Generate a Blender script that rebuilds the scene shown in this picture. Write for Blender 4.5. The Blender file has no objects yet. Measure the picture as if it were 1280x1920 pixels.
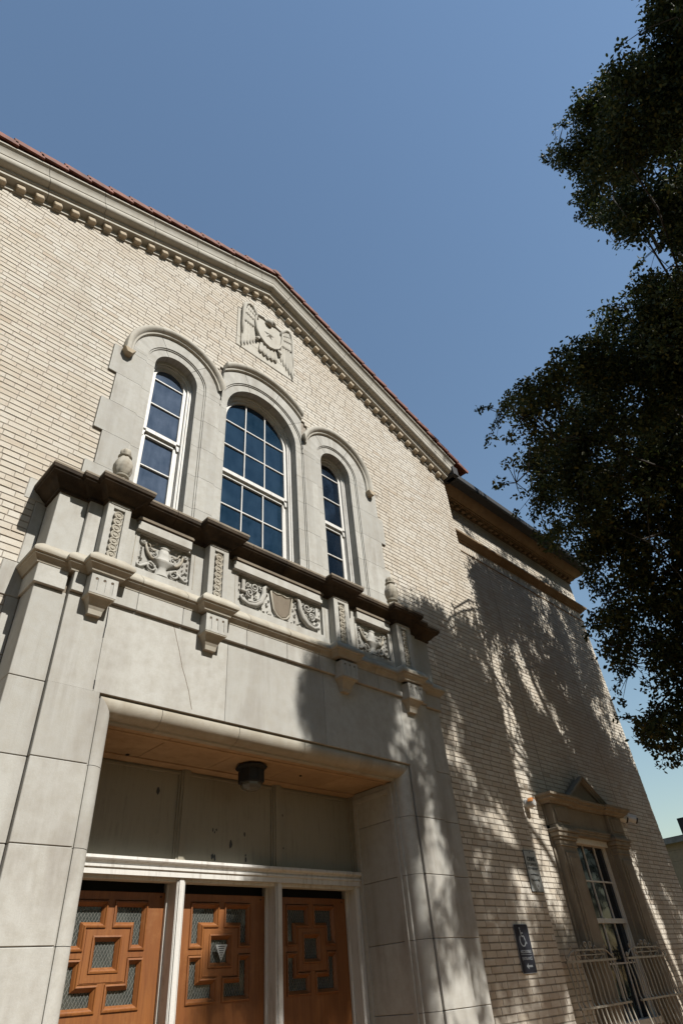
import bpy, bmesh, math, random
import numpy as np
from mathutils import Matrix, Vector
random.seed(7)
rng = np.random.default_rng(7)
SC = bpy.context.scene
COL = SC.collection
# ------------------------------------------------------------------ camera, sky, sun, exposure
CAMP = np.array([0.0, 0.0, 1.6])
CR = np.array([[0.720762, 0.39095, 0.572417], [-0.688997, 0.49467, 0.529704], [-0.07607, -0.776183, 0.625902]])
cd = bpy.data.cameras.new('camera')
cam = bpy.data.objects.new('camera', cd)
COL.objects.link(cam)
cd.sensor_fit = 'AUTO'
cd.sensor_width = 36.0
cd.lens = 21.2175
cd.clip_start = 0.05
cd.clip_end = 3000
cam.matrix_world = Matrix(((CR[0, 0], -CR[0, 1], -CR[0, 2], CAMP[0]), (CR[1, 0], -CR[1, 1], -CR[1, 2], CAMP[1]),
                           (CR[2, 0], -CR[2, 1], -CR[2, 2], CAMP[2]), (0, 0, 0, 1)))
SC.camera = cam
SUN_TO = Vector((0.08, -1.0, 1.08)).normalized()      # direction towards the sun
W = bpy.data.worlds.new('World')
SC.world = W
W.use_nodes = True
wn = W.node_tree
wn.nodes.clear()
wo = wn.nodes.new('ShaderNodeOutputWorld')
wb = wn.nodes.new('ShaderNodeBackground')
ws = wn.nodes.new('ShaderNodeTexSky')
ws.sky_type = 'NISHITA'
ws.sun_disc = False
ws.sun_elevation = math.asin(SUN_TO.z)
ws.sun_rotation = math.atan2(SUN_TO.x, SUN_TO.y)
ws.altitude = 200
ws.air_density = 1.85
ws.dust_density = 0.05
ws.ozone_density = 3.0
wb.inputs['Strength'].default_value = 0.059
wn.links.new(ws.outputs[0], wb.inputs[0])
wn.links.new(wb.outputs[0], wo.inputs[0])
sd = bpy.data.lights.new('sun', 'SUN')
sd.energy = 4.2
sd.angle = math.radians(0.53)
sd.color = (1.0, 0.955, 0.885)
sun = bpy.data.objects.new('sun', sd)
COL.objects.link(sun)
sun.location = (2, -10, 14)
sun.rotation_euler = SUN_TO.to_track_quat('Z', 'Y').to_euler()
SC.view_settings.view_transform = 'Standard'
SC.view_settings.look = 'None'
SC.view_settings.exposure = 1.0
SC.view_settings.gamma = 1.0
SC.view_settings.use_curve_mapping = False
SC.cycles.max_bounces = 6

# ------------------------------------------------------------------ helpers
WL = {}
def wloc(o):
    return WL.get(o.name, Vector((0, 0, 0))) if o else Vector((0, 0, 0))
def place(o, p, parent):
    p = Vector(p)
    WL[o.name] = p
    if parent is not None:
        o.parent = parent
        o.location = p - wloc(parent)
    else:
        o.location = p
def tag(o, label=None, cat=None, group=None, kind=None):
    for k, v in (('label', label), ('category', cat), ('group', group), ('kind', kind)):
        if v: o[k] = v
    return o
def empty(name, p, label=None, cat=None, group=None, kind=None):
    o = bpy.data.objects.new(name, None)
    o.empty_display_size = 0.2
    COL.objects.link(o)
    place(o, p, None)
    return tag(o, label, cat, group, kind)
class MB:
    def __init__(s):
        s.v = []; s.f = []
    def add(s, vs, fs):
        b = len(s.v)
        s.v += [tuple(p) for p in vs]
        s.f += [tuple(i + b for i in q) for q in fs]
        return s
    def box(s, x0, x1, y0, y1, z0, z1):
        return s.add([(x0, y0, z0), (x1, y0, z0), (x1, y1, z0), (x0, y1, z0), (x0, y0, z1), (x1, y0, z1), (x1, y1, z1), (x0, y1, z1)],
                     [(0, 3, 2, 1), (4, 5, 6, 7), (0, 1, 5, 4), (1, 2, 6, 5), (2, 3, 7, 6), (3, 0, 4, 7)])
    def prism(s, poly, a, b, plane='xz'):
        n = len(poly)
        def m(p, t):
            return (p[0], t, p[1]) if plane == 'xz' else ((t, p[0], p[1]) if plane == 'yz' else (p[0], p[1], t))
        vs = [m(p, a) for p in poly] + [m(p, b) for p in poly]
        fs = [tuple(range(n)), tuple(range(2 * n - 1, n - 1, -1))] + [(i, i + n, (i + 1) % n + n, (i + 1) % n) for i in range(n)]
        return s.add(vs, fs)
    def sweep(s, frames, closed_profile=False, cap=True):
        # frames: list of rings (same length) of 3D points
        n = len(frames[0]); vs = [p for r in frames for p in r]; fs = []
        rng_ = range(n) if closed_profile else range(n - 1)
        for k in range(len(frames) - 1):
            for i in rng_:
                j = (i + 1) % n
                fs.append((k * n + i, k * n + j, (k + 1) * n + j, (k + 1) * n + i))
        if cap:
            fs.append(tuple(range(n - 1, -1, -1))); fs.append(tuple(range((len(frames) - 1) * n, len(frames) * n)))
        return s.add(vs, fs)
    def tube(s, pts, r, n=6):
        P = [Vector(p) for p in pts]
        R = r if hasattr(r, '__len__') else [r] * len(P)
        rings = []; up = None
        for i, p in enumerate(P):
            t = (P[min(i + 1, len(P) - 1)] - P[max(i - 1, 0)])
            if t.length < 1e-9: t = Vector((0, 0, 1))
            t.normalize()
            if up is None:
                up = Vector((0, 0, 1)) if abs(t.z) < 0.9 else Vector((1, 0, 0))
            u = up - t * up.dot(t)
            if u.length < 1e-4: u = t.orthogonal()
            u.normalize(); up = u
            w = t.cross(u)
            rings.append([p + (u * math.cos(6.28318 * k / n) + w * math.sin(6.28318 * k / n)) * R[i] for k in range(n)])
        return s.sweep(rings, True)
    def lathe(s, prof, c, n=16, axis='z', mod=None):
        rings = []
        for (r, h) in prof:
            ring = []
            for k in range(n):
                a = 6.28318531 * k / n
                rr = r * (mod(a, h) if mod else 1.0)
                if axis == 'z': ring.append((c[0] + rr * math.cos(a), c[1] + rr * math.sin(a), c[2] + h))
                else: ring.append((c[0] + rr * math.cos(a), c[1] - h, c[2] + rr * math.sin(a)))   # axis towards -y
            rings.append(ring)
        return s.sweep(rings, True)
    def build(s, name, mat, parent=None, smooth=False, bevel=0, origin=None, seg=1, fix=True):
        me = bpy.data.meshes.new(name)
        A = np.array([tuple(p) for p in s.v], float)
        tilt = origin == 'c'
        if origin is None or tilt:
            mn, mx = A.min(0), A.max(0)
            origin = ((mn[0] + mx[0]) / 2, (mn[1] + mx[1]) / 2, mn[2])
        A = A - np.array(origin)
        me.from_pydata(A.tolist(), [], s.f)
        if fix:
            bm = bmesh.new(); bm.from_mesh(me)
            bmesh.ops.recalc_face_normals(bm, faces=bm.faces)
            bm.to_mesh(me); bm.free()
        if smooth:
            me.polygons.foreach_set('use_smooth', [True] * len(me.polygons))
        me.materials.append(mat)
        o = bpy.data.objects.new(name, me)
        COL.objects.link(o)
        place(o, origin, parent)
        if tilt: o.rotation_euler = (random.uniform(-.012, .012), 0, random.uniform(-.012, .012))
        if smooth == 'auto':
            try: me.set_sharp_from_angle(angle=math.radians(38))
            except Exception: pass
        if bevel:
            b = o.modifiers.new('bevel', 'BEVEL'); b.width = bevel; b.segments = seg; b.limit_method = 'ANGLE'; b.angle_limit = math.radians(35)
        return o
def proj(p):
    q = (np.asarray(p, float) - CAMP) @ CR
    z = q[..., 2]
    return 640 + 1131.6 * q[..., 0] / z, 960 + 1131.6 * q[..., 1] / z, z
def text_mesh(name, body, size, x, y, z, mat, parent, width=None, bold=0.0, depth=0.0006):
    cu = bpy.data.curves.new(name, 'FONT'); cu.body = body; cu.size = size; cu.align_x = 'CENTER'; cu.align_y = 'CENTER'
    cu.offset = bold; cu.extrude = depth
    t = bpy.data.objects.new(name, cu); COL.objects.link(t)
    bpy.context.view_layer.update()
    me = bpy.data.meshes.new_from_object(t.evaluated_get(bpy.context.evaluated_depsgraph_get()))
    bpy.data.objects.remove(t); bpy.data.curves.remove(cu)
    A = np.empty(len(me.vertices) * 3); me.vertices.foreach_get('co', A); A = A.reshape(-1, 3)
    if width: A[:, 0] *= width / max(1e-6, np.ptp(A[:, 0]))
    B = np.stack([A[:, 0], -A[:, 2], A[:, 1]], 1)
    me.vertices.foreach_set('co', B.ravel())
    me.materials.clear(); me.materials.append(mat)
    o = bpy.data.objects.new(name, me); COL.objects.link(o); place(o, (x, y, z), parent)
    return o

# ------------------------------------------------------------------ materials
class NT:
    def __init__(s, name):
        s.m = bpy.data.materials.new(name); s.m.use_nodes = True; s.t = s.m.node_tree; s.t.nodes.clear()
        s.out = s.n('ShaderNodeOutputMaterial'); s.p = s.n('ShaderNodeBsdfPrincipled'); s.l(s.p.outputs[0], s.out.inputs[0])
    def n(s, t, **k):
        o = s.t.nodes.new(t)
        for a, b in k.items(): setattr(o, a, b)
        return o
    def l(s, a, b): s.t.links.new(a, b)
    def pos(s, scale=(1, 1, 1)):
        g = s.n('ShaderNodeNewGeometry'); mp = s.n('ShaderNodeMapping'); mp.inputs['Scale'].default_value = scale
        s.l(g.outputs['Position'], mp.inputs['Vector']); return mp.outputs[0]
    def noise(s, scale, detail=4, rough=.55, vec=None, dist=0):
        o = s.n('ShaderNodeTexNoise'); o.inputs['Scale'].default_value = scale; o.inputs['Detail'].default_value = detail
        o.inputs['Roughness'].default_value = rough; o.inputs['Distortion'].default_value = dist
        s.l(vec if vec is not None else s.pos(), o.inputs['Vector']); return o.outputs['Fac']
    def ramp(s, fac, stops):
        o = s.n('ShaderNodeValToRGB'); e = o.color_ramp.elements
        while len(e) < len(stops): e.new(0.5)
        for i, (p, c) in enumerate(stops):
            e[i].position = p; e[i].color = (*c, 1) if hasattr(c, '__len__') else (c, c, c, 1)
        s.l(fac, o.inputs[0]); return o.outputs[0]
    def mix(s, fac, a, b, mode='MIX'):
        o = s.n('ShaderNodeMix', data_type='RGBA', blend_type=mode)
        for sock, v in ((o.inputs[0], fac), (o.inputs[6], a), (o.inputs[7], b)):
            if hasattr(v, 'links'): s.l(v, sock)
            elif hasattr(v, '__len__'): sock.default_value = (*v, 1)
            else: sock.default_value = v
        return o.outputs[2]
    def math(s, op, a, b=0.0):
        o = s.n('ShaderNodeMath', operation=op)
        for sock, v in ((o.inputs[0], a), (o.inputs[1], b)):
            if hasattr(v, 'links'): s.l(v, sock)
            else: sock.default_value = v
        return o.outputs[0]
    def rnd(s):
        g = s.n('ShaderNodeNewGeometry'); oi = s.n('ShaderNodeObjectInfo')
        return s.math('FRACT', s.math('ADD', g.outputs['Random Per Island'], oi.outputs['Random']))
    def bump(s, h, strength=.3, dist=.01):
        o = s.n('ShaderNodeBump'); o.inputs['Strength'].default_value = strength; o.inputs['Distance'].default_value = dist
        s.l(h, o.inputs['Height']); s.l(o.outputs[0], s.p.inputs['Normal'])
    def col(s, c):
        if hasattr(c, 'links'): s.l(c, s.p.inputs['Base Color'])
        else: s.p.inputs['Base Color'].default_value = (*c, 1)
        return s
    def rough(s, r):
        if hasattr(r, 'links'): s.l(r, s.p.inputs['Roughness'])
        else: s.p.inputs['Roughness'].default_value = r
        return s
def flat(name, c, rough=.6, metal=0.0, noise=.0, nscale=20):
    t = NT(name); t.rough(rough); t.p.inputs['Metallic'].default_value = metal
    if noise:
        f = t.noise(nscale, 5); t.col(t.mix(t.ramp(f, [(.3, 0.0), (.7, 1.0)]), [x * (1 - noise) for x in c], [min(1, x * (1 + noise)) for x in c])); t.bump(f, .15, .004)
    else: t.col(c)
    return t.m
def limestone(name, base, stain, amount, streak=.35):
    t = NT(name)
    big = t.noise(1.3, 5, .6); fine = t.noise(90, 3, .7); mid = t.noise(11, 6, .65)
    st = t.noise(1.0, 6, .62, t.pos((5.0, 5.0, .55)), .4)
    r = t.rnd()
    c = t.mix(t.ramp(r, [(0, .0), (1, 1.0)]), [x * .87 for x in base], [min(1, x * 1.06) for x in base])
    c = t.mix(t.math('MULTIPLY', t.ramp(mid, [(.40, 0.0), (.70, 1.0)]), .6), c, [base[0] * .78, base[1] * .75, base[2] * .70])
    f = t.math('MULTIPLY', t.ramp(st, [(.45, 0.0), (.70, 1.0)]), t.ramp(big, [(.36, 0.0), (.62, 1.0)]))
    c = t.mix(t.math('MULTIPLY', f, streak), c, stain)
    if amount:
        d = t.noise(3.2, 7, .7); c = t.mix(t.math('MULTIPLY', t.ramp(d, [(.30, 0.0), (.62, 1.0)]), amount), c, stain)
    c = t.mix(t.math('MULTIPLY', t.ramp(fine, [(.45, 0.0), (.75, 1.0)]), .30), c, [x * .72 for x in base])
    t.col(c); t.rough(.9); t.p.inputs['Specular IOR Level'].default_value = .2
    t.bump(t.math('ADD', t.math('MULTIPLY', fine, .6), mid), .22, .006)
    return t.m
def brick_mat():
    t = NT('cream_brick'); r = t.rnd()
    c = t.ramp(r, [(0, (0.367, 0.329, 0.273)), (.22, (0.408, 0.378, 0.324)), (.5, (0.437, 0.413, 0.363)), (.74, (0.396, 0.359, 0.298)), (.9, (0.445, 0.425, 0.380)), (1, (0.336, 0.288, 0.229))])
    sp = t.noise(70, 4, .7); bl = t.noise(14, 5, .6)
    c = t.mix(t.math('MULTIPLY', t.ramp(sp, [(.52, 0.0), (.70, 1.0)]), .5), c, (0.312, 0.256, 0.190))
    c = t.mix(t.math('MULTIPLY', t.ramp(bl, [(.42, 0.0), (.7, 1.0)]), .35), c, (0.459, 0.441, 0.397))
    big = t.noise(.8, 5, .65); c = t.mix(t.math('MULTIPLY', t.ramp(big, [(.42, 0.0), (.68, 1.0)]), .42), c, (0.330, 0.270, 0.195))
    drip = t.noise(1.0, 6, .6, t.pos((2.2, 2.2, .35)), .3); c = t.mix(t.math('MULTIPLY', t.ramp(drip, [(.52, 0.0), (.75, 1.0)]), .35), c, (0.247, 0.203, 0.146))
    t.col(c); t.rough(.85); t.p.inputs['Specular IOR Level'].default_value = .25; t.bump(t.math('ADD', sp, bl), .35, .006)
    return t.m
def wood():
    t = NT('oak_wood'); v = t.pos((34, 34, 1.6)); g = t.noise(1.0, 8, .65, v, 1.2); k = t.noise(2.4, 4)
    f = t.noise(1.0, 3, .5, t.pos((190, 190, 7)))
    c = t.ramp(g, [(.25, (0.104, 0.032, 0.006)), (.5, (0.176, 0.062, 0.013)), (.78, (0.222, 0.088, 0.021))])
    c = t.mix(t.math('MULTIPLY', t.ramp(k, [(.4, 0.0), (.7, 1.0)]), .5), c, (0.140, 0.043, 0.009))
    w = t.noise(1.7, 6, .7, t.pos((2.4, 2.4, .7)), .5); c = t.mix(t.math('MULTIPLY', t.ramp(w, [(.46, 0.0), (.66, 1.0)]), .5), c, (0.121, 0.043, 0.012))
    e = t.noise(7, 5, .7); c = t.mix(t.math('MULTIPLY', t.ramp(e, [(.55, 0.0), (.75, 1.0)]), .35), c, (0.291, 0.142, 0.051))
    c = t.mix(t.math('MULTIPLY', t.ramp(f, [(.5, 0.0), (.72, 1.0)]), .3), c, (0.082, 0.026, 0.005))
    t.col(c); t.rough(.5); t.bump(g, .12, .003); return t.m
def paint(name, base, dirt, amt):
    t = NT(name); v = t.pos((30, 30, 2.2)); s1 = t.noise(1.0, 7, .7, v); s2 = t.noise(6, 6, .7); fine = t.noise(120, 3)
    f = t.math('MULTIPLY', t.ramp(s1, [(.48, 0.0), (.68, 1.0)]), t.ramp(s2, [(.38, 0.0), (.62, 1.0)]))
    c = t.mix(t.math('MULTIPLY', f, amt), base, dirt); c = t.mix(t.math('MULTIPLY', t.ramp(fine, [(.5, 0.0), (.8, 1.0)]), .2), c, dirt)
    t.col(c); t.rough(.55); t.bump(s2, .12, .004); return t.m
def glass(name, base, dust, amt):
    t = NT(name); n1 = t.noise(1.0, 6, .65, t.pos((9, 9, 2.5))); n2 = t.noise(4, 5)
    f = t.math('MULTIPLY', t.math('ADD', t.ramp(n1, [(.35, .25), (.75, 1.0)]), t.ramp(n2, [(.4, 0.0), (.8, .8)])), amt)
    t.col(t.mix(f, base, dust)); t.rough(.05); t.p.inputs['Specular IOR Level'].default_value = .30; t.bump(t.noise(2.6, 3), .06, .03)
    return t.m
M = {}
M['stone'] = limestone('limestone', (0.345, 0.340, 0.314), (0.145, 0.122, 0.098), 0.0, .6)
M['stone_trim'] = limestone('limestone_trim', (0.33, 0.312, 0.265), (0.16, 0.118, 0.072), .18, .6)
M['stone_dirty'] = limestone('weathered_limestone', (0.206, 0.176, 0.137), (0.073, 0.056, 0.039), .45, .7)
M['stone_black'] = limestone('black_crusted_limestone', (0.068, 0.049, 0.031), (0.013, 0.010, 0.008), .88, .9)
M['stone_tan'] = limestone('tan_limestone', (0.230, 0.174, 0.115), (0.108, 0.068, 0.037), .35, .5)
M['stone_warm'] = limestone('warm_limestone', (0.39, 0.335, 0.255), (0.20, 0.145, 0.085), .2, .4)
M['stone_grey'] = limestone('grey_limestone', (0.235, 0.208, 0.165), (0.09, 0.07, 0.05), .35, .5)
M['brick'] = brick_mat()
M['mortar'] = flat('mortar', (0.216, 0.189, 0.157), .95, 0, .25, 30)
M['joint'] = flat('stone_joint', (0.101, 0.073, 0.048), .95, 0, .3, 30)
M['tile'] = flat('terracotta', (0.120, 0.036, 0.020), .8, 0, .5, 9)
M['wood'] = wood()
M['white'] = paint('white_paint', (0.473, 0.467, 0.441), (0.192, 0.160, 0.128), .8)
M['panel'] = paint('cream_paint', (0.212, 0.194, 0.151), (0.121, 0.103, 0.073), .6)
M['soffit'] = limestone('soffit_stone', (0.40, 0.285, 0.175), (0.17, 0.105, 0.055), .45, .5)
M['stone_pale'] = limestone('pale_limestone', (0.41, 0.395, 0.35), (0.20, 0.165, 0.12), .06, .4)
M['glass_dusty'] = glass('dusty_window_glass', (0.016, 0.028, 0.048), (0.115, 0.143, 0.197), .40)
M['glass_mid'] = glass('window_glass', (0.003, 0.013, 0.028), (0.049, 0.090, 0.139), .18)
M['glass_dark'] = glass('dark_glass', (.003, .007, .014), (.04, .055, .08), .12)
M['glass_door'] = glass('wired_door_glass', (.020, .024, .022), (.09, .095, .085), .40)
M['wire'] = flat('pale_wire', (0.194, 0.194, 0.176), .5)
M['black'] = flat('black_metal', (.008, .008, .009), .7)
M['dark'] = flat('dark_void', (.006, .006, .006), .9)
M['iron'] = paint('painted_iron', (0.26, 0.245, 0.205), (0.07, 0.052, 0.035), 1.0)
M['plastic'] = flat('white_plastic', (0.504, 0.504, 0.490), .4)
M['orange'] = flat('orange_lens', (.42, .17, .05), .4)
M['sign_white'] = flat('sign_white', (0.259, 0.274, 0.274), .45, 0, .06, 8)
M['sign_black'] = flat('sign_black', (.02, .02, .022), .5)
M['sign_blue'] = flat('sign_blue', (.002, .004, .011), .9)
M['sign_print'] = flat('sign_print', (.20, .22, .24), .5)
M['lampglass'] = flat('smoky_glass', (.10, .095, .08), .2)
M['ground'] = flat('brick_paving', (0.29, 0.160, 0.072), .95, 0, .2, 3)
M['grass'] = flat('lawn', (.075, .085, .03), 1.0, 0, .4, 4)
M['stucco'] = flat('beige_stucco', (0.252, 0.202, 0.146), .9, 0, .12, 12)
M['coping'] = flat('grey_coping', (0.173, 0.169, 0.166), .8, 0, .3, 8)
M['roof_grey'] = flat('dark_roof', (.05, .045, .04), .8)
def leaf():
    t = NT('leaf'); r = t.rnd(); n = t.noise(.8, 3)
    c = t.ramp(r, [(0, (.013, .023, .006)), (.5, (.024, .035, .009)), (.82, (.048, .056, .014)), (1, (.115, .100, .026))])
    c = t.mix(t.ramp(n, [(.35, 0.0), (.7, .4)]), c, (.018, .027, .008))
    t.col(c); t.rough(.62); t.p.inputs['Specular IOR Level'].default_value = .25
    tr = t.n('ShaderNodeBsdfTranslucent'); t.l(c, tr.inputs[0]); mx = t.n('ShaderNodeMixShader'); mx.inputs[0].default_value = .28
    t.l(t.p.outputs[0], mx.inputs[1]); t.l(tr.outputs[0], mx.inputs[2]); t.l(mx.outputs[0], t.out.inputs[0]); return t.m
M['leaf'] = leaf()
M['bark'] = flat('bark', (.024, .019, .014), .95, 0, .4, 14)
# ------------------------------------------------------------------ the setting: ground
g = MB(); g.box(-150, 150, -150, 150, -0.3, 0.0); tag(g.build('ground', M['grass']), kind='structure')
g = MB(); g.box(-12, 30, -14, 4.5, 0.004, 0.03); tag(g.build('pavement', M['ground']), kind='structure')

YG, YW, YP1, YP2, YPI = 4.627, 4.93, 4.343, 4.30, 4.20     # gable wall, wing wall, portico section planes
APX, APZ, SL, SR = 3.6, 11.467, .428, .388
def rake(x): return APZ - (SL * (APX - x) if x < APX else SR * (x - APX))
XL, XR = -.62, 8.04
B = empty('brick_building', (3.6, 4.7, 0), 'cream brick building with gabled front, carved stone doorway and lower right wing', 'building')

# ------------------------------------------------------------------ walls and their bricks
CZ = 7.87
ARCH = [(2.195, .30, .72), (3.56, .60, 1.04), (4.95, .30, .74)]
def wall_prism(mb, x0, x1, z0, top, y0, y1):
    xs = [x0] + ([APX] if x0 < APX < x1 else []) + [x1]
    for a, b in zip(xs, xs[1:]):
        mb.prism([(a, z0), (b, z0), (b, top(b)), (a, top(a))], y0, y1)
m = MB(); top = lambda x: rake(x) - .06
y0, y1 = YG + .0055, 5.0
wall_prism(m, XL, 1.17, 0, top, y0, y1); wall_prism(m, 1.17, 1.86, 5.1, top, y0, y1)
for (a, b) in ((2.53, 2.93), (4.19, 4.62)): wall_prism(m, a, b, 5.1, top, y0 + .02, y1)
for (xc, r, R) in ARCH: wall_prism(m, xc - r - .035, xc + r + .035, CZ + r + .03, top, y0 + .003, y1)
for (xc, r, R) in ARCH: m.box(xc - r - .035, xc + r + .035, y0 + .02, y1, 5.1, 5.82)
wall_prism(m, 5.285, 6.09, 5.1, top, y0, y1); wall_prism(m, 6.09, XR - .002, 0, top, y0, y1)
gable = m.build('gable_wall', M['mortar'], B)
m = MB(); y0 = YW + .0055; y1 = 5.25; TOPW = lambda x: 9.3
m.box(XR, 9.74, y0, y1, 0, 9.3); m.box(9.74, 11.02, y0, y1, 3.26, 9.3); m.box(9.74, 11.02, y0, y1, 0, .85); m.box(11.02, 13.352, y0, y1, 0, 9.3)
m.box(13.1, 13.352, 5.25, 16, 0, 9.3)
wing = m.build('wing_wall', M['mortar'], B)
m = MB(); m.box(-.6, 8.0, 14, 14.3, 0, 9.0); m.box(-.6, -.4, 5, 14.3, 0, 9.3); m.build('rear_wall', M['stucco'], B)
m = MB(); m.box(1.3, 5.9, 5.3, 5.4, 0, 9.0); m.box(9.3, 11.4, 5.5, 5.6, .5, 4); m.build('dark_interior', M['dark'], B)

PITCH = .0671; BH = .0535
UB = MB().box(-.5, .5, 0, .05, 0, 1)
ub_me = None
def brick_unit():
    global ub_me
    if ub_me is None:
        t = UB.build('brick', M['brick'], None, origin=(0, 0, 0)); ub_me = t.data; bpy.data.objects.remove(t)
    return ub_me
def lay(parent, yface, zbase, k0, k1, segs, maxz, label_stuff, n_objs=300, seed=3, extra=None):
    R = random.Random(seed); out = []
    for k in range(k0, k1):
        z = zbase + k * PITCH
        for (a, b) in segs(z + BH / 2):
            if b - a < .03: continue
            if b - a < .25: out.append((a + .004, b - .004, z, BH)); continue
            x = a
            hd = R.random() < .16
            first = R.choice((.20, .20, .15, .10, .05))
            while x < b - .02:
                L = first if first else (.098 if (hd and R.random() < .55) or R.random() < .10 else (.147 if R.random() < .09 else .203))
                first = None
                e = x + L
                if b - e < .07: e = b
                out.append((x + .0038, min(e, b) - .0038, z, BH)); x = e
    if extra: out += extra
    A = np.array(out); cx = (A[:, 0] + A[:, 1]) / 2; cz = A[:, 2] + A[:, 3] / 2
    tops = np.array([maxz(x) for x in cx]); keep = cz < tops; A = A[keep]; cx = cx[keep]; cz = cz[keep]
    u, v, w = proj(np.stack([cx, np.full(len(cx), yface), cz], 1))
    inn = (u > 5) & (u < 1275) & (v > 5) & (v < 1915) & (w > 0)
    d = np.sqrt((cx - CAMP[0]) ** 2 + yface ** 2 + (cz - CAMP[2]) ** 2)
    sc = (A[:, 1] - A[:, 0]) / d ** 3 * inn
    order = np.argsort(-sc); sel = set(order[:n_objs].tolist())
    jy = rng.uniform(-.0025, .0015, len(A))
    me = brick_unit(); st = MB()
    for i in range(len(A)):
        x0, x1, z, h = A[i]
        if i in sel and sc[i] > 0:
            o = bpy.data.objects.new('brick', me); COL.objects.link(o); place(o, ((x0 + x1) / 2, yface + jy[i], z), parent); o.scale = (x1 - x0, 1, h)
        else: st.box(x0, x1, yface + jy[i], yface + .05, z, z + h)
    o = st.build(label_stuff, M['brick'], parent, fix=False); o['kind'] = 'stuff'
def lj(z): return 1.37 if int((z - 5.905 + 47 * .47) // .4697) % 2 == 0 else 1.465
def rj(z): return 5.78 if int((z - 5.905 + 47 * .47) // .4697) % 2 == 0 else 5.88
EX0, EX1, EZ0, EZ1 = 3.05, 4.20, 9.33, 10.54
def subtract(segs, a, b):
    o = []
    for (x, y) in segs:
        if b <= x or a >= y: o.append((x, y)); continue
        if a > x: o.append((x, a))
        if b < y: o.append((b, y))
    return o
def qstrip(z): return .965 if (4.25 < z < 4.56 or z > 5.215 or 3.3 < z < 3.77) else 1.07
def gseg(z):
    s = [(XL, XR)]
    if z < 5.44: s = subtract(s, qstrip(z), 6.10)
    elif z < CZ: s = subtract(s, lj(z), rj(z))
    else:
        for (xc, r, R) in ARCH:
            d = (R - .03) ** 2 - (z - CZ) ** 2
            if d > 0: s = subtract(s, xc - d ** .5, xc + d ** .5)
        if z < 8.15: s = subtract(s, 2.5, 4.6)
    if EZ0 < z < EZ1: s = subtract(s, EX0 + (.09 if z > 10.30 else 0), EX1 - (.0 if z > 9.55 else .03))
    return s
lay(gable, YG, 5.905 + .006, -85, 90, gseg, lambda x: rake(x) - .43, 'brick_field')
def wseg(z):
    s = [(XR + .003, 13.352)]
    for a, b, z0, z1 in ((9.09, 11.47, 0, 3.78), (9.74, 11.12, 3.78, 4.2)):
        if z0 < z < z1:
            if z0 > 3: q = (4.22 - z) / .44 * .68; a, b = 10.42 - q, 10.42 + q
            s = subtract(s, a, b)
    if z < 8.1: s = subtract(s, 9.393, 9.411); s = subtract(s, 11.80, 11.818)
    if z > 8.35: s = subtract(s, 9.376, 9.390)
    if 8.085 < z < 8.34: return []
    return s
sold = [(x, x + .056, 8.118, .205) for x in np.arange(XR + .01, 13.3, .0675)]
lay(wing, YW, 5.905 + .006, -85, 50, wseg, lambda x: 9.26, 'brick_field', seed=9, extra=sold)

# stones let into the gable wall beside the portico
def stone(parent, x0, x1, y0, y1, z0, z1, mat='stone', bev=.004, gap=.002, name='stone_block'):
    return MB().box(x0 + gap, x1 - gap, y0, y1, z0 + gap, z1 - gap).build(name, M[mat], parent, bevel=bev)
zq = [0.0, .42, .94, 1.45, 1.97, 2.49, 3.0, 3.3, 3.77, 4.25, 4.56, 5.21, 5.44]
for a, b in zip(zq, zq[1:]): stone(gable, qstrip((a + b) / 2), 1.168, YG - .004, YG + .04, a, b)

# ------------------------------------------------------------------ triple arched window surround
sur = MB()
for (a, b) in ((1.50, 1.86), (2.53, 2.93), (4.19, 4.62), (5.285, 5.76)): sur.box(a, b, YG + .006, YG + .03, 5.3, CZ)
sur = sur.build('window_surround', M['joint'], B)
zj = [5.30, 5.435, 5.905, 6.375, 6.845, 7.315, 7.785]
YS = 4.600
ST1, ST2 = .105, .125           # two small rebates towards each opening
mid1, mid2 = 2.74, 4.43
jl = [lj((a + b) / 2) for a, b in zip(zj, zj[1:])]; jr = [rj((a + b) / 2) for a, b in zip(zj, zj[1:])]
for i, (a, b) in enumerate(zip(zj, zj[1:])):
    for (xo, s, out) in ((1.895, -1, jl[i]), (2.495, 1, mid1), (2.96, -1, mid1), (4.16, 1, mid2), (4.65, -1, mid2), (5.25, 1, jr[i])):
        p = lambda t: xo + s * t
        o = MB()
        for t0, t1, yf, yb in ((ST2, None, YS, YG + .05), (ST1, ST2, YS + .012, YG + .05), (0, ST1, YS + .024, 4.90)):
            lo, hi = sorted((p(t0), out if t1 is None else p(t1)))
            if t1 is None and out in (mid1, mid2): lo, hi = (lo, hi - .0) if s > 0 else (lo + .0, hi)
            o.box(lo, hi, yf, yb, a + .002, b - .002)
        o.build('stone_block', M['stone'], sur, fix=False)
def ringpts(xc, r, a0, a1, n): return [(xc + r * math.cos(a0 + (a1 - a0) * i / n), CZ + r * math.sin(a0 + (a1 - a0) * i / n)) for i in range(n + 1)]
VALL = (2.865, 4.265)
def outer_pt(i, a, R):
    xc = ARCH[i][0]; c, s = math.cos(a), math.sin(a); t = R
    if c > 1e-6 and i < 2: t = min(t, (VALL[i] - xc) / c)
    if c < -1e-6 and i > 0: t = min(t, (VALL[i - 1] - xc) / c)
    return (xc + t * c, CZ + t * s)
CUTS = [[0, 50, 118, 180], [0, 38, 72, 112, 180], [0, 62, 130, 180]]
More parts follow.
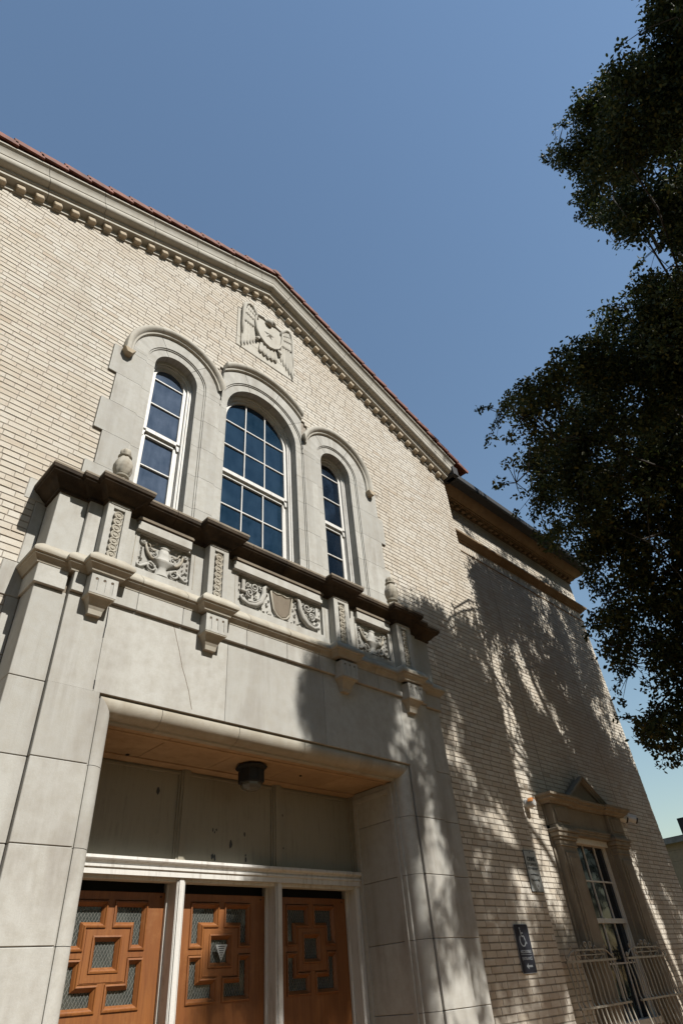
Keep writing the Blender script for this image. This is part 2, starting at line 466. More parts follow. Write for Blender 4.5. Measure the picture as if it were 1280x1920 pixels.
for i, (xc, r, R) in enumerate(ARCH):
    for a0, a1 in zip(CUTS[i], CUTS[i][1:]):
        n = max(6, int((a1 - a0) / 5)); e = .0025
        A0, A1 = math.radians(a0), math.radians(a1)
        o = MB()
        for (t0, t1, yf, yb) in ((ST2, None, YS, YG + .05), (ST1, ST2, YS + .012, YG + .05), (0, ST1, YS + .024, 4.90)):
            q0, q1 = A0 + e / (r + t0), A1 - e / (r + t0)
            inner = ringpts(xc, r + t0, q0, q1, n)
            outr = [outer_pt(i, q0 + (q1 - q0) * k / n, R - .06) for k in range(n + 1)] if t1 is None else ringpts(xc, r + t1, q0, q1, n)
            for k in range(n): o.prism([inner[k], inner[k + 1], outr[k + 1], outr[k]], yf, yb)
            if a0 == 0:
                q = (outr[0][0] if t1 is not None else (outer_pt(i, 0, R - .06)[0])); o.box(xc + r + t0, max(q, xc + r + t0 + .001), yf, yb, 7.787, CZ)
            if a1 == 180:
                q = (outr[-1][0] if t1 is not None else (outer_pt(i, math.pi, R - .06)[0])); o.box(min(q, xc - r - t0 - .001), xc - r - t0, yf, yb, 7.787, CZ)
        o.build('arch_stone', M['stone'], sur, fix=True)
# hood mould: a moulded band over the three arches with returned stops
HP = [(-.115, .012), (-.105, .030), (-.085, .034), (-.075, .050), (-.055, .072), (-.03, .082), (-.01, .078), (0, .062), (0, -.03), (-.115, -.03)]
def hood(i, a0, a1, n, ext=None):
    xc, r, R = ARCH[i]; fr = []
    for k in range(n + 1):
        a = a0 + (a1 - a0) * k / n; ring = []
        for (dr, p) in HP:
            rr = R + dr; x = xc + rr * math.cos(a); z = CZ + rr * math.sin(a)
            if i < 2 and x > VALL[i]: x2 = VALL[i]; z = CZ + math.sqrt(max(0, rr * rr - (x2 - xc) ** 2)); x = x2
            if i > 0 and x < VALL[i - 1]: x2 = VALL[i - 1]; z = CZ + math.sqrt(max(0, rr * rr - (x2 - xc) ** 2)); x = x2
            ring.append((x, YS - p, z))
        fr.append(ring)
    if ext is not None:
        xc0 = fr[ext]; dz = -.13
        e = [(p[0], p[1], p[2] + dz) for p in xc0]
        fr = ([e] + fr) if ext == 0 else (fr + [e])
    MB().sweep(fr, True).build('hood_mould', M['stone_pale'], sur, smooth='auto')
rad = math.radians
v0 = math.acos((VALL[0] - 2.195) / .72); hood(0, v0 - .16, rad(118), 10); hood(0, rad(118) + .004, math.pi, 10, -1)
a_r = math.acos((VALL[1] - 3.56) / 1.04); a_l = math.pi - math.acos((3.56 - VALL[0]) / 1.04)
hood(1, a_r - .12, rad(72), 8); hood(1, rad(72) + .003, rad(112), 8); hood(1, rad(112) + .003, a_l + .12, 8)
b_l = math.pi - math.acos((4.95 - VALL[1]) / .74); hood(2, 0, rad(62), 10, 0); hood(2, rad(62) + .004, b_l + .16, 10)
for x, R_ in ((2.195 - .72, 1), (4.95 + .74, -1)):
    c = x + R_ * .055
    MB().prism([(c - .075, 7.74), (c + .075, 7.74), (c + .03, 7.66), (c - .03, 7.66)], YS - .085, YS + .02).build('hood_stop', M['stone_warm'], sur, bevel=.006)

# ------------------------------------------------------------------ the arched sash windows
def arched_window(xc, r, ncol, gl, lab):
    zb = 5.72; zc = CZ
    def arch_band(mb, ro, ri, y0, y1, zlow):
        n = 22
        for k in range(n):
            a, b = math.pi * k / n, math.pi * (k + 1) / n
            P = lambda rr, t: (xc + rr * math.cos(t), zc + rr * math.sin(t))
            mb.prism([P(ri, a), P(ro, a), P(ro, b), P(ri, b)], y0, y1)
        mb.box(xc - ro, xc - ri, y0, y1, zlow, zc); mb.box(xc + ri, xc + ro, y0, y1, zlow, zc)
    w = MB(); arch_band(w, r + .02, r - .030, 4.735, 4.86, zb); arch_band(w, r - .030, r - .055, 4.752, 4.86, zb)
    win = w.build('arched_window', M['white'], B); win['label'] = lab
    gr = r - .10
    s = MB(); arch_band(s, r - .055, gr, 4.782, 4.84, 6.90); s.box(xc - gr, xc + gr, 4.782, 4.84, 6.872, 6.925); s.build('sash', M['white'], win)
    s = MB(); s.box(xc - r + .055, xc - gr + .018, 4.812, 4.87, zb, 6.872); s.box(xc + gr - .018, xc + r - .055, 4.812, 4.87, zb, 6.872)
    s.box(xc - gr, xc + gr, 4.812, 4.87, 6.825, 6.872); s.box(xc - gr, xc + gr, 4.812, 4.87, zb, zb + .09); s.build('sash', M['white'], win)
    # horn
    for sg in (-1, 1):
        MB().prism([(xc + sg * (gr - .0), 6.872), (xc + sg * (gr + .045), 6.872), (xc + sg * (gr + .045), 6.80), (xc + sg * (gr + .02), 6.80)], 4.79, 4.812).build('horn', M['white'], win)
    xs = [xc - gr + 2 * gr * i / ncol for i in range(ncol + 1)]
    b = .0075; up = [6.925, 7.372, 7.822]
    for i in range(1, ncol):
        zt = zc + math.sqrt(gr * gr - (xs[i] - xc) ** 2) + .01
        MB().box(xs[i] - b, xs[i] + b, 4.790, 4.825, 6.925, zt).build('muntin', M['white'], win); MB().box(xs[i] - b, xs[i] + b, 4.820, 4.855, zb + .09, 6.825).build('muntin', M['white'], win)
    for z in up[1:]: MB().box(xc - gr, xc + gr, 4.791, 4.825, z - b, z + b).build('muntin', M['white'], win)
    MB().box(xc - gr, xc + gr, 4.821, 4.855, 6.385 - b, 6.385 + b).build('muntin', M['white'], win)
    for i in range(ncol):
        x0, x1 = xs[i], xs[i + 1]
        for a, c in zip(up, up[1:]): MB().box(x0, x1, 4.808, 4.814, a, c).build('pane', gl, win, origin='c')
        pts = [(x0, up[2]), (x1, up[2])]
        for k in range(9):
            x = x1 + (x0 - x1) * k / 8; pts.append((x, zc + math.sqrt(max(0, gr * gr - (x - xc) ** 2)) + .002))
        pts = [p for j, p in enumerate(pts) if j == 0 or abs(p[0] - pts[j - 1][0]) + abs(p[1] - pts[j - 1][1]) > 1e-5]
        MB().prism(pts, 4.808, 4.814).build('pane', gl, win, origin='c')
        for a, c in ((zb + .09, 6.385), (6.385, 6.825)): MB().box(x0, x1, 4.838, 4.844, a, c).build('pane', gl, win, origin='c')
arched_window(2.195, .30, 1, M['glass_dusty'], 'left narrow arched sash window with dusty panes')
arched_window(3.56, .60, 3, M['glass_mid'], 'wide central arched sash window of fifteen panes')
arched_window(4.95, .30, 1, M['glass_dark'], 'right narrow arched sash window with dark panes')

# ------------------------------------------------------------------ raking cornice, dentils, roof tiles
RP = [(-.04, 0), (.290, 0), (.290, .020), (.278, .026), (.262, .046), (.246, .075), (.236, .105), (.230, .138), (.222, .142), (.225, .158), (.224, .192), (.214, .216), (.194, .232), (.155, .246), (.136, .252), (.136, .288),
      (.120, .292), (.116, .334), (.094, .342), (.022, .350), (.022, .44), (-.04, .44)]
m = MB()
m.prism([(XL, rake(XL) - .47), (APX, APZ - .47), (XR, rake(XR) - .47), (XR, rake(XR) - .05), (APX, APZ - .05), (XL, rake(XL) - .05)], YG - .012, YG + .03)
rc = m.build('gable_cornice', M['joint'], B)
def rk_pt(side, x, p, h, mitre=None):
    a = math.atan(SL if side < 0 else SR)
    if mitre is not None: return (mitre, YG - p, rake(mitre) - h / math.cos(a))
    s = math.sin(a) * (1 if side < 0 else -1)
    return (x + h * s, YG - p, rake(x) - h * math.cos(a))
def rk_piece(side, x0, x1, m0=None, m1=None):
    fr = [[rk_pt(side, x0, p, h, m0) for p, h in RP], [rk_pt(side, x1, p, h, m1) for p, h in RP]]
    MB().sweep(fr, True).build('cornice_stone', M['stone_pale'], rc, smooth='auto')
xs = [-.66, .0, .68, 1.38, 2.07, 2.76, 3.30]
for a, b in zip(xs, xs[1:]): rk_piece(-1, a + .003, b - .003)
rk_piece(-1, 3.303, 0, None, APX)
xs = [3.98, 4.62, 5.28, 5.95, 6.63, 7.30, 8.14]
rk_piece(1, 0, 3.977, APX, None)
for a, b in zip(xs, xs[1:]): rk_piece(1, a + .003, b - .003)
for side, x0, x1, n in ((-1, -.5, 3.40, 20), (1, 3.80, 7.96, 21)):
    for k in range(n):
        x = x0 + (x1 - x0) * k / (n - 1); w = .046
        fr = [[rk_pt(side, x + e, p, h) for p, h in ((.02, .362), (.080, .362), (.088, .370), (.088, .420), (.080, .430), (.02, .430))] for e in (-w, -w + .008, w - .008, w)]
        for ring in (0, 3): fr[ring] = [(q[0], q[1] + (.008 if j in (1, 2, 3, 4) else 0), q[2]) for j, q in enumerate(fr[ring])]
        MB().sweep(fr, True).build('dentil', M['stone_warm'], rc)
m = MB()
for side in (-1, 1):
    xe = -1.1 if side < 0 else 8.35
    P = [(APX, APZ + .0), (xe, rake(xe) + .0), (xe, rake(xe) - .12), (APX, APZ - .12)]
    m.prism(P, YG - .20, 14.2)
roof = m.build('roof', M['roof_grey'], B)
for side in (-1, 1):
    a = math.atan(SL if side < 0 else SR)
    for row in range(2):
        yf = YG - .325 + row * .30
        n = 17
        for k in range(n):
            s = .02 + k * .305; L = .335
            dxy = (-math.cos(a) if side < 0 else math.cos(a), -math.sin(a)); nrm = (-math.sin(a) if side < 0 else math.sin(a), math.cos(a))
            lift0, lift1 = .026 + random.uniform(-.005, .005), .066 + random.uniform(-.010, .012)
            def P(t, h): return (APX + dxy[0] * t + nrm[0] * h, APZ + .0 + dxy[1] * t + nrm[1] * h)
            fr = []
            for t, lf, th in ((s, lift0, .026), (s + L, lift1, .026)):
                ring = []
                for (dy, h) in ((0, 0), (0, .075), (.03, .092), (.15, .10), (.27, .085), (.30, .065), (.30, .03), (.27, .05), (.15, .065), (.05, .05), (.03, 0)):
                    q = P(t, lf + h); ring.append((q[0], yf + dy, q[1]))
                fr.append(ring)
            MB().sweep(fr, True).build('roof_tile', M['tile'], roof)
fr = []
for yy, rr in ((YG - .335, .085), (YG + .10, .075)):
    fr.append([(APX + rr * 1.05 * math.cos(t), yy, APZ + .055 + rr * math.sin(t)) for t in [math.pi * i / 8 for i in range(9)]])
MB().sweep(fr, True).build('ridge_tile', M['tile'], roof)

# ------------------------------------------------------------------ wing: cornice, gutter, string course
def run(parent, name, prof, x0, x1, yb, mat, ret=None, smooth='auto'):
    fr = [[(x0, yb - p, z) for p, z in prof], [(x1 + (p if ret else 0), yb - p, z) for p, z in prof]]
    if ret: fr.append([(x1 + p, ret, z) for p, z in prof])
    return MB().sweep(fr, True).build(name, M[mat], parent, smooth=smooth)
m = MB(); m.box(XR, 13.36, YW - .02, YW + .03, 9.16, 9.50); wcor = m.build('wing_cornice', M['joint'], B)
WP = [(-.01, 9.255), (.10, 9.258), (.105, 9.285), (.125, 9.29), (.13, 9.315), (.16, 9.325), (.20, 9.34), (.25, 9.375), (.29, 9.42), (.315, 9.455), (.33, 9.46), (.33, 9.49), (-.01, 9.50)]
xs = [8.06, 8.75, 9.45, 10.15, 10.85, 11.55, 12.2]
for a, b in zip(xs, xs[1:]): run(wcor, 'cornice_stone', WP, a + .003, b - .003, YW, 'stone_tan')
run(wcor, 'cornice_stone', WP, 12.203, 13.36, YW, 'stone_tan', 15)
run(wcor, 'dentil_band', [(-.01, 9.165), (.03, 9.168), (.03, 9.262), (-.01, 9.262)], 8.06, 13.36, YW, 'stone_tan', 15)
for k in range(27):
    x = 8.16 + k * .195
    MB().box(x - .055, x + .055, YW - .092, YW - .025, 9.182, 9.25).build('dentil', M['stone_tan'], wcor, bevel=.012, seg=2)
m = MB()
gp = [(.325, 9.40), (.49, 9.40), (.515, 9.43), (.52, 9.53), (.50, 9.535), (.495, 9.44), (.335, 9.42), (.325, 9.53), (.315, 9.53)]
m.sweep([[(8.10, YW - p, z) for p, z in gp], [(13.36 + p - .18, YW - p, z) for p, z in gp]], True)
m.build('gutter', M['black'], B)
m = MB(); m.sweep([[(8.07, YW - p, z) for p, z in ((.0, 9.5), (.45, 9.505), (.45, 9.54), (0, 9.9))], [(13.70, YW - p, z) for p, z in ((.0, 9.5), (.45, 9.505), (.45, 9.54), (0, 9.9))]], True)
m.box(8.05, 13.6, 4.95, 15.5, 9.5, 9.8); m.build('wing_roof', M['roof_grey'], B)
m = MB(); m.box(8.045, 8.20, YG - .27, YG + .25, 9.40, 9.62); m.build('gutter_end', M['black'], B, bevel=.01)
m = MB(); m.box(XR, 13.36, YW - .004, YW + .03, 8.335, 8.485); bel = m.build('string_course', M['joint'], B)
BP = [(-.01, 8.332), (.035, 8.335), (.04, 8.36), (.055, 8.365), (.075, 8.385), (.10, 8.415), (.135, 8.43), (.14, 8.465), (-.01, 8.49)]
xs = [8.05, 8.2, 9.05, 9.95, 10.8, 11.7]
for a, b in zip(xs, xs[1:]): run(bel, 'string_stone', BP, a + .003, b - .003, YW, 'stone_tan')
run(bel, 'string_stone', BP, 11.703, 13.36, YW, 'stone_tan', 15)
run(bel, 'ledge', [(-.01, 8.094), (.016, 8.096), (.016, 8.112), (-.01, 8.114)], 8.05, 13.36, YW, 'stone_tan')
MB().box(8.05, 9.08, YW - .006, YW + .02, 3.806, 3.826).build('ledge', M['stone_dirty'], wing)
# ------------------------------------------------------------------ portico
XA, XB, XC_, XD = 1.165, 1.42, 5.80, 6.10
m = MB(); m.box(XA + .02, 1.80, 4.37, 5.3, 0, 5.36); m.box(5.36, XD - .02, 4.37, 5.3, 0, 5.36); m.box(1.80, 5.36, 4.37, 4.64, 3.53, 5.36); m.box(1.80, 5.36, 4.64, 5.3, 3.42, 5.36)
por = m.build('portico', M['joint'], B)
zc_ = [0, .42, .935, 1.45, 1.967, 2.485, 3.0, 3.52]
for a, b in zip(zc_, zc_[1:]):
    stone(por, XA, XB, YP1, 4.62, a, b); stone(por, XC_, XD, YP1, 4.62, a, b)
    stone(por, XB, 1.815, YP2, 4.40, a, b); stone(por, 5.345, XC_, YP2, 4.40, a, b)
stone(por, XA, XB, YP1, 4.62, 3.52, 4.255); stone(por, XC_, XD, YP1, 4.62, 3.52, 4.255)
xs = [XB, 1.757, 2.93, 4.12, 5.30, XC_]
for i, (a, b) in enumerate(zip(xs, xs[1:])): stone(por, a, b, YP2, 4.42, 3.512, 4.255, gap=.0015, bev=.002, name='lintel_stone')
o = MB()
ck = [(2.355, 4.25), (2.393, 4.143), (2.437, 4.02), (2.476, 3.893), (2.524, 3.785), (2.564, 3.682), (2.60, 3.55)]
def crack(mb, pts, w):
    for (a, b) in zip(pts, pts[1:]): mb.prism([(a[0] - w, a[1]), (a[0] + w * .6, a[1]), (b[0] + w, b[1]), (b[0] - w * .6, b[1])], YP2 - .0006, YP2 + .004)
crack(o, ck, .0035); o.build('crack', M['joint'], por)
o = MB(); crack(o, [(1.757, 4.22), (1.760, 4.05), (1.755, 3.95)], .006); crack(o, [(1.757, 3.60), (1.755, 3.53)], .006); o.build('open_joint', M['dark'], por)
# roll moulding round the doorway
RQ = [(-.004, 4.302), (-.004, 4.330), (.014, 4.330), (.016, 4.318), (.026, 4.314), (.05, 4.312), (.08, 4.320), (.108, 4.338), (.126, 4.362), (.134, 4.392), (.134, 4.425), (.150, 4.430), (.155, 4.45), (.155, 4.47), (-.004, 4.47)]
OX0, OX1, OZ = 1.815, 5.345, 3.512
def jf(side, z, mit=False): return [((OX0 + q) if side < 0 else (OX1 - q), y, (OZ - q) if mit else z) for q, y in RQ]
for side in (-1, 1):
    for a, b in zip(zc_[:-1], zc_[1:]):
        last = b == zc_[-1]
        MB().sweep([jf(side, a + .002), jf(side, b - .002, last)], True).build('roll_moulding', M['stone'], por, smooth='auto')
hx = [OX0, 2.35, 3.1, 3.85, 4.6, OX1]
for i, (a, b) in enumerate(zip(hx, hx[1:])):
    A_ = [((OX0 + q) if i == 0 else a + .002, y, OZ - q) for q, y in RQ]; B_ = [((OX1 - q) if i == 4 else b - .002, y, OZ - q) for q, y in RQ]
    MB().sweep([A_, B_], True).build('roll_moulding', M['stone_trim'], por, smooth='auto')
# reveals and soffit (slightly splayed)
for side in (-1, 1):
    for a, b in zip(zc_, zc_[1:]):
        b = min(b, 3.357)
        x0 = 1.97 if side < 0 else 5.19; x1 = x0; xo = 1.79 if side < 0 else 5.37
        MB().prism([(x0, 4.468), (x1, 5.12), (xo, 5.12), (xo, 4.468)], a + .002, b - .002, 'xy').build('reveal_stone', M['stone'], por, bevel=.003)
        e = .012 * (1 if side < 0 else -1)
    # raised margin of the panelled reveal
    def RX(y): return 1.97 if side < 0 else 5.19
    s = 1 if side < 0 else -1
    o = MB()
    for (ya, yb, z0, z1) in ((4.475, 4.53, 0, 3.34), (5.005, 5.06, 0, 3.30), (4.53, 5.005, 3.25, 3.30)):
        o.prism([(RX(ya) + s * .013, ya), (RX(yb) + s * .013, yb), (RX(yb) - s * .01, yb), (RX(ya) - s * .01, ya)], z0, z1, 'xy')
    o.build('panel_margin', M['stone'], por, bevel=.004)
sx = [1.97, 2.55, 3.25, 3.95, 4.6, 5.19]
for a, b in zip(sx, sx[1:]):
    MB().prism([(4.468, 3.357), (5.12, 3.357), (5.12, 3.45), (4.468, 3.45)], a + .002, b - .002, 'yz').build('soffit_stone', M['soffit'], por, bevel=.004)
o = MB(); o.prism([(5.02, 3.345), (5.09, 3.325), (5.09, 3.37), (5.02, 3.37)], 1.98, 5.18, 'yz'); o.prism([(4.53, 3.350), (4.56, 3.343), (4.56, 3.37), (4.53, 3.37)], 1.98, 5.18, 'yz')
o.build('soffit_bead', M['soffit'], por)
# plan path of everything that breaks forward over the pilasters
PIL = [(1.545, 1.76), (2.605, 2.825), (4.265, 4.50), (5.33, 5.595)]
path = [(XA, 4.62), (XA, YP1), (XB, YP1), (XB, YP2)]
for a, b in PIL: path += [(a, YP2), (a, YPI), (b, YPI), (b, YP2)]
path += [(XC_, YP2), (XC_, YP1), (XD, YP1), (XD, 4.62)]
def normals(P):
    out = []
    for (a, b) in zip(P, P[1:]):
        dx, dy = b[0] - a[0], b[1] - a[1]; L = math.hypot(dx, dy); out.append((dy / L, -dx / L))
    return out
PN = normals(path)
def off(i, p):
    n0 = PN[max(i - 1, 0)]; n1 = PN[min(i, len(PN) - 1)]
    if i == 0 or i == len(path) - 1: n = n1 if i == 0 else n0; return (path[i][0] + n[0] * p, path[i][1])
    return (path[i][0] + (n0[0] + n1[0]) * p, path[i][1] + (n0[1] + n1[1]) * p)
def moulding(prof, parent, name, mat, cuts, smooth='auto'):
    # cuts: x positions of joints on straight runs
    pts = [('v', i) for i in range(len(path))]
    seq = []
    for i in range(len(path)):
        seq.append(('v', i))
        if i < len(path) - 1 and path[i + 1][0] - path[i][0] > .3:
            for c in cuts:
                if path[i][0] + .16 < c < path[i + 1][0] - .16: seq.append(('c', c, i))
    cur = []
    def ring(e, d=0):
        if e[0] == 'v': return [(*off(e[1], p), z) for p, z in prof]
        y = path[e[2]][1]; return [(e[1] + d, y - p, z) for p, z in prof]
    for e in seq:
        if e[0] == 'c':
            cur.append(ring(e, -.002)); MB().sweep(cur, True).build(name, M[mat], parent, smooth=smooth); cur = [ring(e, .002)]
        else: cur.append(ring(e))
    MB().sweep(cur, True).build(name, M[mat], parent, smooth=smooth)
m = MB(); m.box(XA + .02, XD - .02, 4.36, 4.62, 4.26, 5.33); m.box(XB + .01, XC_ - .01, 4.350, 4.37, 4.26, 5.33); bal = m.build('balustrade', M['stone_dirty'], B)
SP = [(-.02, 4.625), (.012, 4.618), (.055, 4.575), (.078, 4.548), (.090, 4.530), (.094, 4.512), (.088, 4.497), (.074, 4.490), (.072, 4.478), (.066, 4.474), (.050, 4.458), (.036, 4.440), (.034, 4.428), (-.02, 4.428)]
moulding(SP, bal, 'moulding_stone', 'stone_trim', [1.98, 2.42, 3.12, 3.62, 4.05, 4.9])
CPb = [(-.03, 5.182), (.018, 5.186), (.02, 5.212), (.034, 5.220), (.05, 5.233), (.075, 5.262), (.10, 5.285), (.124, 5.296), (.128, 5.310), (.140, 5.316), (.142, 5.344), (-.03, 5.346)]
CPt = [(-.03, 5.346), (.145, 5.346), (.147, 5.362), (.140, 5.374), (-.08, 5.382)]
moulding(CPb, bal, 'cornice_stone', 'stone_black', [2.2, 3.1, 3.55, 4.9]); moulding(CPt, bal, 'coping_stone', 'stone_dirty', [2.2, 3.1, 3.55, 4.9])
MB().box(XA - .06, XD + .06, 4.30, 4.63, 5.30, 5.378).build('balcony_floor', M['stone_dirty'], bal)
# frieze band under the string moulding
fx = [XB, 1.52, 1.98, 2.42, 2.60, 2.83, 3.12, 3.62, 4.05, 4.28, 4.53, 4.95, 5.35, 5.61, XC_]
for a, b in zip(fx, fx[1:]): stone(bal, a, b, YP2 - .03, 4.36, 4.257, 4.43, gap=.0015, bev=.004, name='frieze_stone')
stone(bal, XA - .02, XB - .028, YP1 - .03, 4.62, 4.257, 4.43, name='frieze_stone'); stone(bal, XC_ + .028, XD + .02, YP1 - .03, 4.62, 4.257, 4.43, name='frieze_stone')
# dado slabs at both ends
stone(bal, XA, XB - .001, YP1, 4.62, 4.60, 5.19, name='dado_stone'); stone(bal, XC_ + .001, XD, YP1, 4.62, 4.60, 5.19, name='dado_stone')
stone(bal, XB, 1.545, YP2, 4.36, 4.60, 5.19, name='dado_stone'); stone(bal, 5.595, XC_, YP2, 4.36, 4.60, 5.19, name='dado_stone')
# pilasters with strings of carved discs, brackets below
for a, b in PIL:
    c = (a + b) / 2; o = MB(); o.box(a, b, YPI + .02, 4.345, 4.585, 5.20)
    o.box(a, c - .052, YPI, YPI + .02, 4.585, 5.20); o.box(c + .052, b, YPI, YPI + .02, 4.585, 5.20); o.box(c - .052, c + .052, YPI, YPI + .02, 5.13, 5.20); o.box(c - .052, c + .052, YPI, YPI + .02, 4.585, 4.612)
    o.box(a + .018, b - .018, YPI - .008, YPI, 5.165, 5.20)
    pl = o.build('pilaster', M['stone'], B, bevel=.003)
    for k in range(7):
        z = 4.652 + k * .0685
        MB().lathe([(.044, -.005), (.044, .014), (.039, .019), (.030, .017), (.026, .012), (.020, .012), (.016, .018), (.010, .020), (.005, .018)], (c, YPI + .016 - .001 * k, z), 14, 'y').build('disc', M['stone_trim'], pl, smooth='auto')
for (a, b) in ((1.522, 1.748), (2.60, 2.828), (4.285, 4.525), (5.352, 5.615)):
    c = (a + b) / 2; w = b - a; yf = 4.172; o = MB()
    f0 = w * .10; n = 3; fw = .026
    fl = [c + (k - 1) * w * .29 for k in range(3)]
    edges = [a] + [v for x in fl for v in (x - fw / 2, x + fw / 2)] + [b]
    for i in range(0, len(edges), 2): o.box(edges[i], edges[i + 1], yf, 4.30, 4.232, 4.40)
    for x in fl:
        o.box(x - fw / 2, x + fw / 2, yf + .006, 4.30, 4.232, 4.40); o.box(x - fw / 2, x + fw / 2, yf, yf + .006, 4.232, 4.256)
        pts = [(x - fw / 2, 4.40), (x - fw / 2, 4.362)] + [(x - fw / 2 * math.cos(t), 4.362 + fw / 2 * math.sin(t)) for t in [math.pi * j / 6 for j in range(1, 6)]] + [(x + fw / 2, 4.362), (x + fw / 2, 4.40)]
        o.prism(pts, yf, yf + .006)
    br = o.build('bracket', M['stone'], B)
    for x in fl: MB().prism([(x + .0115 * math.cos(t), 4.366 + .009 * math.sin(t)) for t in [6.283 * j / 10 for j in range(10)]], yf + .0035, yf + .0065).build('hole_shade', M['joint'], br)  # dark disc painted for the shade inside each hole at the flute top
    q = MB(); prof = [(1.0, yf + .002, 4.231), (.97, yf + .004, 4.219), (.82, yf + .026, 4.210), (.66, yf + .052, 4.176), (.52, yf + .076, 4.132), (.48, yf + .084, 4.094)]
    fr = [[(c - w / 2 * k, y, z), (c + w / 2 * k, y, z), (c + w / 2 * k, 4.302, z), (c - w / 2 * k, 4.302, z)] for k, y, z in prof]
    q.sweep(fr, True).build('pendant', M['stone_trim'], br)
# relief panels
def T(parent, pts, r, y, n=6, name='scroll', mat='stone'):
    return MB().tube([(p[0], y - (p[2] if len(p) > 2 else 0), p[1]) for p in pts], r, n).build(name, M[mat], parent, smooth=True)
def spiral(cx, cz, r0, r1, a0, turns, n=22):
    return [(cx + (r0 + (r1 - r0) * i / n) * math.cos(a0 + turns * 6.28318 * i / n), cz + (r0 + (r1 - r0) * i / n) * math.sin(a0 + turns * 6.28318 * i / n)) for i in range(n + 1)]
def panel(x0, x1, r0, r1, zl, zh, sx0, sx1):
    o = MB()
    for a, b, c, d in ((x0, r0, 4.59, 5.20), (r1, x1, 4.59, 5.20), (r0, r1, 4.59, zl), (r0, r1, zh, 5.20)): o.box(a, b, YP2, 4.335, c, d)
    pn = o.build('relief_panel', M['stone'], B)
    MB().box(r0 - .004, r1 + .004, 4.335, 4.349, zl - .004, zh + .004).build('recessed_field', M['stone'], pn)
    f = MB(); e = .035
    for a, b, c, d in ((r0 - e - .006, r0 - e, zl - .02, zh + .02), (r1 + e, r1 + e + .006, zl - .02, zh + .02)): f.box(a, b, YP2 - .004, YP2 + .005, c, d)
    f.build('bead', M['stone_trim'], pn)
    MB().box(sx0, sx1, 4.252, YP2, 5.066, 5.158).build('head_slab', M['stone'], pn, bevel=.003)
    MB().box(sx0 - .012, sx1 + .012, 4.238, YP2, 5.17, 5.186).build('fillet', M['stone_dirty'], pn); MB().box(sx0 - .006, sx1 + .006, 4.246, YP2, 5.188, 5.204).build('fillet', M['stone_dirty'], pn)
    return pn
YB = 4.335
def leafy(parent, x, z, s, ang, name='carved_leaf'):
    pts = [(0, 0), (.5, .32), (1.0, .0), (.5, -.32)]; c, q = math.cos(ang), math.sin(ang)
    o = MB(); P = [(x + s * (u * c - v * q), z + s * (u * q + v * c)) for u, v in pts]
    vs = [(p[0], YB, p[1]) for p in P] + [(x + s * .5 * c, YB - .022, z + s * .5 * q)]
    o.add(vs, [(0, 1, 4), (1, 2, 4), (2, 3, 4), (3, 0, 4)]).build(name, M['stone'], parent)
def urn_panel(x0, x1, r0, r1, sx0, sx1):
    pn = panel(x0, x1, r0, r1, 4.69, 5.058, sx0, sx1); c = (r0 + r1) / 2; k = (r1 - r0) / .54; zl = 4.69
    # urn in half relief
    prof = [(.010, 0), (.07, .004), (.065, .02), (.045, .05), (.040, .085), (.055, .10), (.11, .135), (.138, .152), (.132, .162), (.085, .172), (.058, .19), (.054, .235), (.056, .27), (.046, .275), (.044, .29), (.060, .298), (.058, .312), (.03, .325), (.026, .35)]
    fr = []
    for r, h in prof: fr.append([(c + r * k * math.cos(t), YB - .045 * (r / .125) ** .7 * math.sin(t) - .004, zl + .01 + h) for t in [math.pi * j / 8 for j in range(9)]])
    MB().sweep(fr).build('carved_urn', M['stone'], pn, smooth='auto')
    for s in (-1, 1):
        X = lambda u: c + s * u * k
        T(pn, [(X(.07), zl + .05, .01), (X(.10), zl + .10, .02), (X(.13), zl + .115, .02), (X(.155), zl + .10, .02)] + [(X(.115) + s * .04 * math.cos(a), zl + .075 + .04 * math.sin(a), .018) for a in [.6 - j * .55 for j in range(9)]], [.012] * 4 + [.014 - .0008 * j for j in range(9)], YB)
        T(pn, [(X(.15), zl + .095, .014), (X(.19), zl + .06, .016), (X(.225), zl + .035, .016), (X(.25), zl + .045, .016), (X(.255), zl + .07, .014), (X(.238), zl + .078, .014), (X(.23), zl + .062, .012)], [.015, .016, .015, .013, .011, .009, .006], YB)
        MB().lathe([(.034, -.012), (.034, .016), (.026, .024), (.018, .018), (.010, .026), (.003, .028)], (X(.215), YB, zl + .31), 12, 'y').build('rosette', M['stone'], pn, smooth='auto')
        T(pn, [(X(.19), zl + .295, .014), (X(.185), zl + .25, .016), (X(.165), zl + .205, .018), (X(.13), zl + .165, .018), (X(.09), zl + .155, .016)], [.009, .013, .017, .018, .010], YB, 6, 'garland', 'stone_trim')
        T(pn, [(X(.18), zl + .32, .010), (X(.15), zl + .30, .012), (X(.14), zl + .265, .012), (X(.11), zl + .255, .01), (X(.08), zl + .275, .008)], [.007, .008, .007, .006, .004], YB, 5, 'ribbon', 'stone_trim')
        T(pn, [(p[0], p[1], .010) for p in spiral(X(.095), zl + .215, .032, .008, 1.57, s * 1.2, 14)], .007, YB, 5, 'tendril')
        for (u, v, a_) in ((.10, .06, .4), (.165, .045, -.3), (.205, .10, 1.2), (.24, .115, 1.9), (.13, .235, .8), (.16, .255, 2.2), (.245, .33, -.6), (.19, .345, 2.6), (.06, .345, .3), (.10, .325, -.5)): leafy(pn, X(u), zl + v, random.uniform(.038, .056), a_ if s > 0 else 3.14 - a_)
        for j in range(6): leafy(pn, X(.225 + .012 * (-1) ** j), zl + .255 - j * .027, .036, -1.57 + .7 * (-1) ** j)
urn_panel(1.76, 2.605, 1.92, 2.465, 1.872, 2.435); urn_panel(4.50, 5.33, 4.715, 5.262, 4.69, 5.262)
